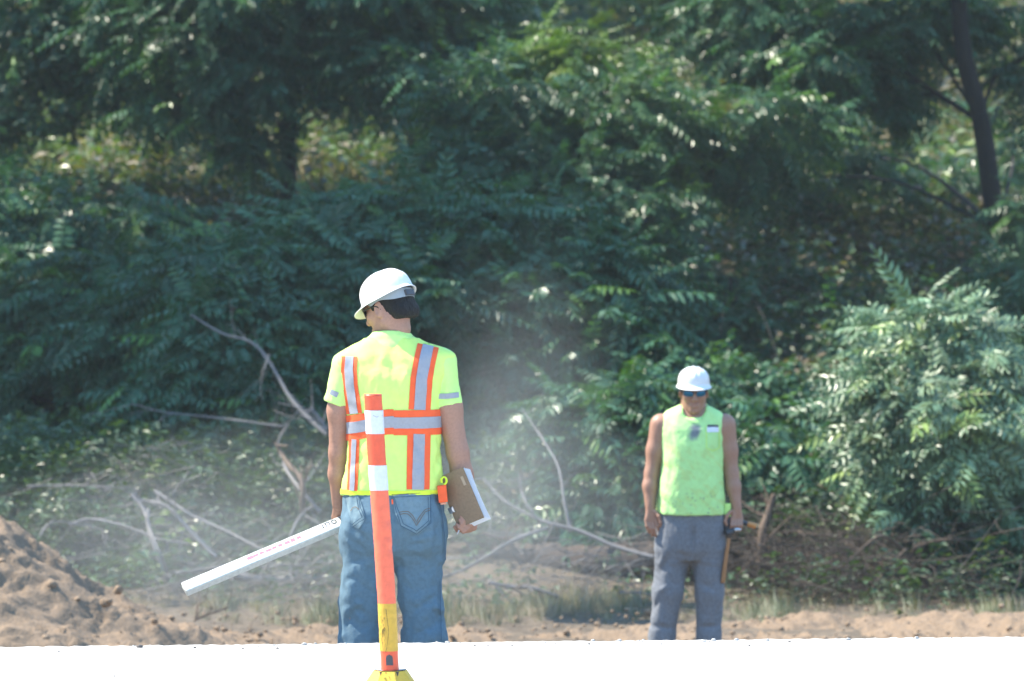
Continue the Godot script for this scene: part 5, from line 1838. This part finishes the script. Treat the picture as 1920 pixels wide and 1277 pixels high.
	tube(b, [Vector3(0.008, 0.022, 0.03), Vector3(0.022, 0.026, 0.03), Vector3(0.04, 0.022, 0.028)], 0.012, 0.008, 8)
	obj("hammer_face", b.commit(M.steel), hm)
	var pouch := thing("tool_pouch", at + B(1362, 985, 0.02), "dark tool pouch on the belt of the worker in grey trousers", "tool pouch")
	b = Buf.new()
	var g := PackedVector3Array()
	for r in 7:
		var t := r / 6.0
		for k in 14:
			var a := TAU * k / 14.0
			var w := lerpf(0.026, 0.022, t) * (0.05 if r == 6 else 1.0)
			g.push_back(Vector3(cos(a) * w + 0.004, 0.05 - t * 0.105, sin(a) * w * 1.6))
	b.grid(g, 7, 14, true, false)
	obj("pouch_body", b.commit(M.dark_plastic), pouch)
	b = Buf.new()
	block(b, Vector3(0.006, 0.085, 0.03), Vector3(0.016, 0, 0), Vector3(0, 0.036, 0), Vector3(0, 0, 0.004), 0.2)
	obj("cloth_tail", b.commit(M.lime), pouch)
	var hn := thing("hand_tool", at + B(1392, 982, -0.02), "second tool with an orange wooden handle sticking out behind the left hand", "hand tool")
	b = Buf.new()
	tube(b, [Vector3(-0.03, 0.006, 0), Vector3(0.0, 0.004, 0), Vector3(0.035, -0.006, 0.01)], 0.012, 0.012, 9)
	obj("shaft", b.commit(M.dark_plastic), hn)
	b = Buf.new()
	tube(b, [Vector3(0.03, -0.004, 0.01), Vector3(0.05, -0.008, 0.012), Vector3(0.075, -0.016, 0.016)], 0.013, 0.016, 9)
	obj("handle", b.commit(mat(0.62, 0.26, 0.07, 0.45)), hn)


# ---------------------------------------------------------------- the delineator post
func post() -> void:
	var D := 16.1
	var foot := P(733, 1290, D)
	foot.y = 0.0
	var o := thing("delineator_post", foot, "orange delineator post with white bands and a yellow base in front of the worker", "delineator post")
	var mid := func(py: float) -> Vector3:
		var t := [[735.0, 699.0], [780.0, 701.5], [850.0, 706.0], [920.0, 711.0], [1000.0, 717.0], [1130.0, 725.5], [1220.0, 729.5], [1260.0, 731.5]]
		var x: float = t[-1][1]
		for k in t.size() - 1:
			if py <= t[k + 1][0]:
				x = lerpf(t[k][1], t[k + 1][1], clampf((py - t[k][0]) / (t[k + 1][0] - t[k][0]), 0, 1))
				break
		return P(x, py, D) - foot
	var no := FastNoiseLite.new()
	no.seed = 4
	no.frequency = 1.0
	var seg := func(name_: String, y0: float, y1: float, r: float, m: Material, dents: Array, lid := false) -> MeshInstance3D:
		var g := PackedVector3Array()
		var rows := maxi(4, int((y1 - y0) / 4.0))
		var n := 40
		for k in range(-1 if lid else 0, rows + 1):
			var kk := maxi(k, 0)
			var py := lerpf(y0, y1, float(kk) / rows)
			var c: Vector3 = mid.call(py)
			for q in n:
				var a := TAU * q / n
				var rr := r + no.get_noise_2d(cos(a) * 2.0 + 5.0, py * 0.03 + sin(a)) * 0.0012
				for d in dents:
					var da := wrapf(a - d[1], -PI, PI)
					rr -= d[2] * exp(-pow((py - d[0]) / d[3], 2.0) - pow(da / 0.5, 2.0))
				if k < 0:
					rr = 0.0005
				g.push_back(c + Vector3(sin(a), 0, cos(a)) * rr)
		var b := Buf.new()
		b.grid(g, g.size() / n, n, true, false)
		return obj(name_, b.commit(m), o)
	var R := 0.0296
	seg.call("tube", 739, 1256, R, M.orange_plastic, [[975, 0.9, 0.004, 8], [1005, 0.6, 0.005, 6], [1030, 1.2, 0.006, 7], [1012, -0.3, 0.003, 14]], true)
	seg.call("upper_wrap", 812, 874, R + 0.0009, M.orange_plastic, [])
	seg.call("reflective_sleeve", 769, 813, R + 0.0018, M.white_sleeve, [])
	seg.call("reflective_sleeve", 872, 919, R + 0.0018, M.white_sleeve, [])
	seg.call("lower_wrap", 919, 1131, R + 0.0012, M.orange_faded, [[975, 0.9, 0.005, 8], [1005, 0.6, 0.006, 6], [1030, 1.2, 0.007, 7], [1012, -0.3, 0.004, 12]])
	seg.call("yellow_sleeve", 1131, 1220, R + 0.0016, M.yellow, [])
	# black scrapes on the yellow sleeve: real rubbed on marks with ragged outlines
	var surf := func(px: float, py: float, lift: float) -> Vector3:
		var c: Vector3 = mid.call(py)
		var dx := clampf((px - (c.x + foot.x) * F / D - 960.0) / F * D, -R, R)
		return c + Vector3(dx, 0, sqrt(maxf(pow(R + 0.0016 + lift, 2.0) - dx * dx, 0.0)))
	for k in 34:
		var b := Buf.new()
		var px := 718.0 + rng.randfn() * 3.4
		var py := rng.randf_range(1150, 1205)
		var g := []
		var len_ := rng.randf_range(6, 22)
		for q in 4:
			g.append(surf.call(px + q * rng.randf_range(-0.5, 0.9), clampf(py + len_ * q / 3.0, 1133, 1219), -0.0002))
		tube(b, g, rng.randf_range(0.0003, 0.0011), 0.0002, 4)
		obj("scrape", b.commit(M.scuff), o)
	for q in [[[724, 1140], [727, 1165], [729, 1185], [726, 1210]], [[726, 1212], [724, 1219], [723, 1222]], [[700, 778], [706, 781], [710, 780]], [[717, 779], [720, 780]]]:
		var b := Buf.new()
		var g := []
		for p in q:
			g.append(surf.call(p[0], p[1], 0.0004))
		tube(b, g, 0.0007, 0.0004, 4)
		obj("scrape", b.commit(M.scuff), o)
	# dark arched catch low on the tube
	var b := Buf.new()
	var g := PackedVector3Array()
	for r in 9:
		var t := r / 8.0
		var w := 0.0118 * (sqrt(maxf(0.0, 1.0 - pow(1.0 - t / 0.35, 2.0))) if t < 0.35 else 1.0)
		for q in 5:
			var u := q / 4.0 * 2.0 - 1.0
			var c: Vector3 = mid.call(1226.0 + t * 20.0)
			var dx := u * maxf(w, 0.0004) + 0.0005
			g.push_back(c + Vector3(dx, 0, sqrt(pow(R + 0.0016, 2.0) - dx * dx)))
	b.grid(g, 9, 5, false, false)
	for k in b.N.size():
		b.N[k] = Vector3(b.N[k].x, 0, absf(b.N[k].z)).normalized()
	obj("catch", b.commit(M.dark_plastic), o)
	# eight sided base with a broken collar
	b = Buf.new()
	var c0: Vector3 = mid.call(1256.0)
	var n8 := 8
	var prof := [[0.056, 0.062], [0.059, 0.060], [0.084, 0.024], [0.100, 0.008], [0.104, 0.0]]
	for k in n8:
		var a := TAU * (k + 0.35) / n8
		var a2 := TAU * (k + 1.35) / n8
		for r in prof.size() - 1:
			var p := Vector3(sin(a) * prof[r][0], prof[r][1], cos(a) * prof[r][0])
			var q := Vector3(sin(a2) * prof[r][0], prof[r][1], cos(a2) * prof[r][0])
			var s := Vector3(sin(a) * prof[r + 1][0], prof[r + 1][1], cos(a) * prof[r + 1][0])
			var t := Vector3(sin(a2) * prof[r + 1][0], prof[r + 1][1], cos(a2) * prof[r + 1][0])
			var nn := (q - p).cross(s - p).normalized()
			if nn.y < 0.0:
				nn = -nn
			b.quad(p, q, t, s, nn)
	for k in b.V.size():
		b.V[k] += Vector3(c0.x, 0, c0.z)
	var base := obj("base", b.commit(M.yellow_base), o)
	b = Buf.new()
	for k in n8:
		var a := TAU * (k + 0.35) / n8
		var a2 := TAU * (k + 1.35) / n8
		var y := 0.0645
		b.quad(Vector3(sin(a) * 0.0575, y, cos(a) * 0.0575), Vector3(sin(a2) * 0.0575, y, cos(a2) * 0.0575), Vector3(sin(a2) * 0.027, y - 0.006, cos(a2) * 0.027), Vector3(sin(a) * 0.027, y - 0.006, cos(a) * 0.027), Vector3.UP)
	for k in b.V.size():
		b.V[k] += Vector3(c0.x, 0, c0.z)
	obj("collar", b.commit(M.grey_plastic), base)
	for q in [[-0.030, 0.052, 0.010], [0.026, 0.052, 0.012], [0.012, 0.036, 0.004], [-0.012, 0.050, 0.005]]:
		b = Buf.new()
		var z := 0.066
		var p := Vector3(c0.x + q[0], q[1] + 0.010, c0.z + 0.058)
		b.tri(p + Vector3(-q[2] * 0.5, 0, 0.002), p + Vector3(q[2] * 0.5, 0, 0.002), p + Vector3(q[2] * 0.1, -q[2] * 1.2, 0.002 + q[2] * 1.9), Vector3(0, 0.8, 0.6).normalized())
		obj("chip", b.commit(M.black), base)


# ---------------------------------------------------------------- dust
func dust() -> void:
	var t := []
	# a low bank along the brush, and a plume that leans up and right from behind the first worker
	for k in 22:
		t.append([rng.randf_range(150, 1000), rng.randf_range(930, 1110), rng.randf_range(30.6, 33.0), rng.randf_range(1.6, 3.6), rng.randf_range(0.7, 1.6), rng.randf_range(1.2, 2.4), rng.randf_range(0.008, 0.014)])
	for k in 26:
		var u := rng.randf()
		t.append([lerpf(900, 1010, u) + rng.randfn() * lerpf(45, 40, u), lerpf(1040, 560, u), rng.randf_range(31.5, 33.5), rng.randf_range(0.5, 1.7), rng.randf_range(0.5, 1.6), rng.randf_range(0.6, 1.6), lerpf(0.018, 0.010, u) * rng.randf_range(0.6, 1.2)])
	for q in t:
		var v := FogVolume.new()
		v.name = numbered("dust_haze")
		v.shape = RenderingServer.FOG_VOLUME_SHAPE_ELLIPSOID
		v.size = Vector3(q[3], q[4], q[5])
		v.position = P(q[0], q[1], q[2])
		var m := FogMaterial.new()
		m.density = q[6]
		m.albedo = Color(0.97, 0.98, 0.97)
		v.material = m
		add_child(v)
		tag(v, "faint bank of sunlit dust drifting before the brush", "", "", "stuff")


func _ready() -> void:
	rng.seed = 20
	var cam := Camera3D.new()
	cam.name = "camera"
	cam.position = Vector3(0, CAM_Y, 0)
	cam.rotation.x = -PITCH
	cam.fov = rad_to_deg(2.0 * atan(638.5 / F))
	cam.near = 0.5
	cam.far = 2000.0
	var ca := CameraAttributesPhysical.new()
	ca.frustum_focal_length = 24.0 * F / 1277.0
	ca.frustum_near = 0.5
	ca.frustum_far = 2000.0
	ca.frustum_focus_distance = 17.6
	ca.exposure_aperture = 5.8
	cam.attributes = ca
	add_child(cam)
	var we := WorldEnvironment.new()
	we.name = "environment"
	var env := Environment.new()
	env.background_mode = Environment.BG_SKY
	var sky := Sky.new()
	var sm := ProceduralSkyMaterial.new()
	sm.sky_top_color = lin(0.17, 0.35, 0.64)
	sm.sky_horizon_color = lin(0.48, 0.64, 0.78)
	sm.sky_curve = 0.18
	sm.ground_bottom_color = lin(0.12, 0.10, 0.08)
	sm.ground_horizon_color = lin(0.40, 0.45, 0.48)
	sm.sun_angle_max = 12.0
	sky.sky_material = sm
	env.sky = sky
	env.tonemap_mode = Environment.TONE_MAPPER_LINEAR
	env.tonemap_exposure = EXPOSURE
	env.sdfgi_enabled = true
	env.ssao_enabled = true
	env.ssil_enabled = true
	env.fog_enabled = true
	env.fog_density = 0.0006
	env.fog_light_color = Color(0.93, 0.98, 1.0)
	env.volumetric_fog_enabled = true
	env.volumetric_fog_density = 0.0
	we.environment = env
	add_child(we)
	var sun := DirectionalLight3D.new()
	sun.name = "sun"
	sun.light_energy = 1.5
	sun.light_color = Color(1.0, 0.96, 0.89)
	sun.light_angular_distance = 0.5
	sun.shadow_enabled = true
	add_child(sun)
	sun.look_at_from_position(Vector3.ZERO, -Vector3(-0.76, 1.0, -0.22), Vector3.UP)

	materials()
	ground()
	worker_with_vest()
	worker_sleeveless()
	post()
	vegetation()
	brush()
	dust()


const EXPOSURE := 2.45
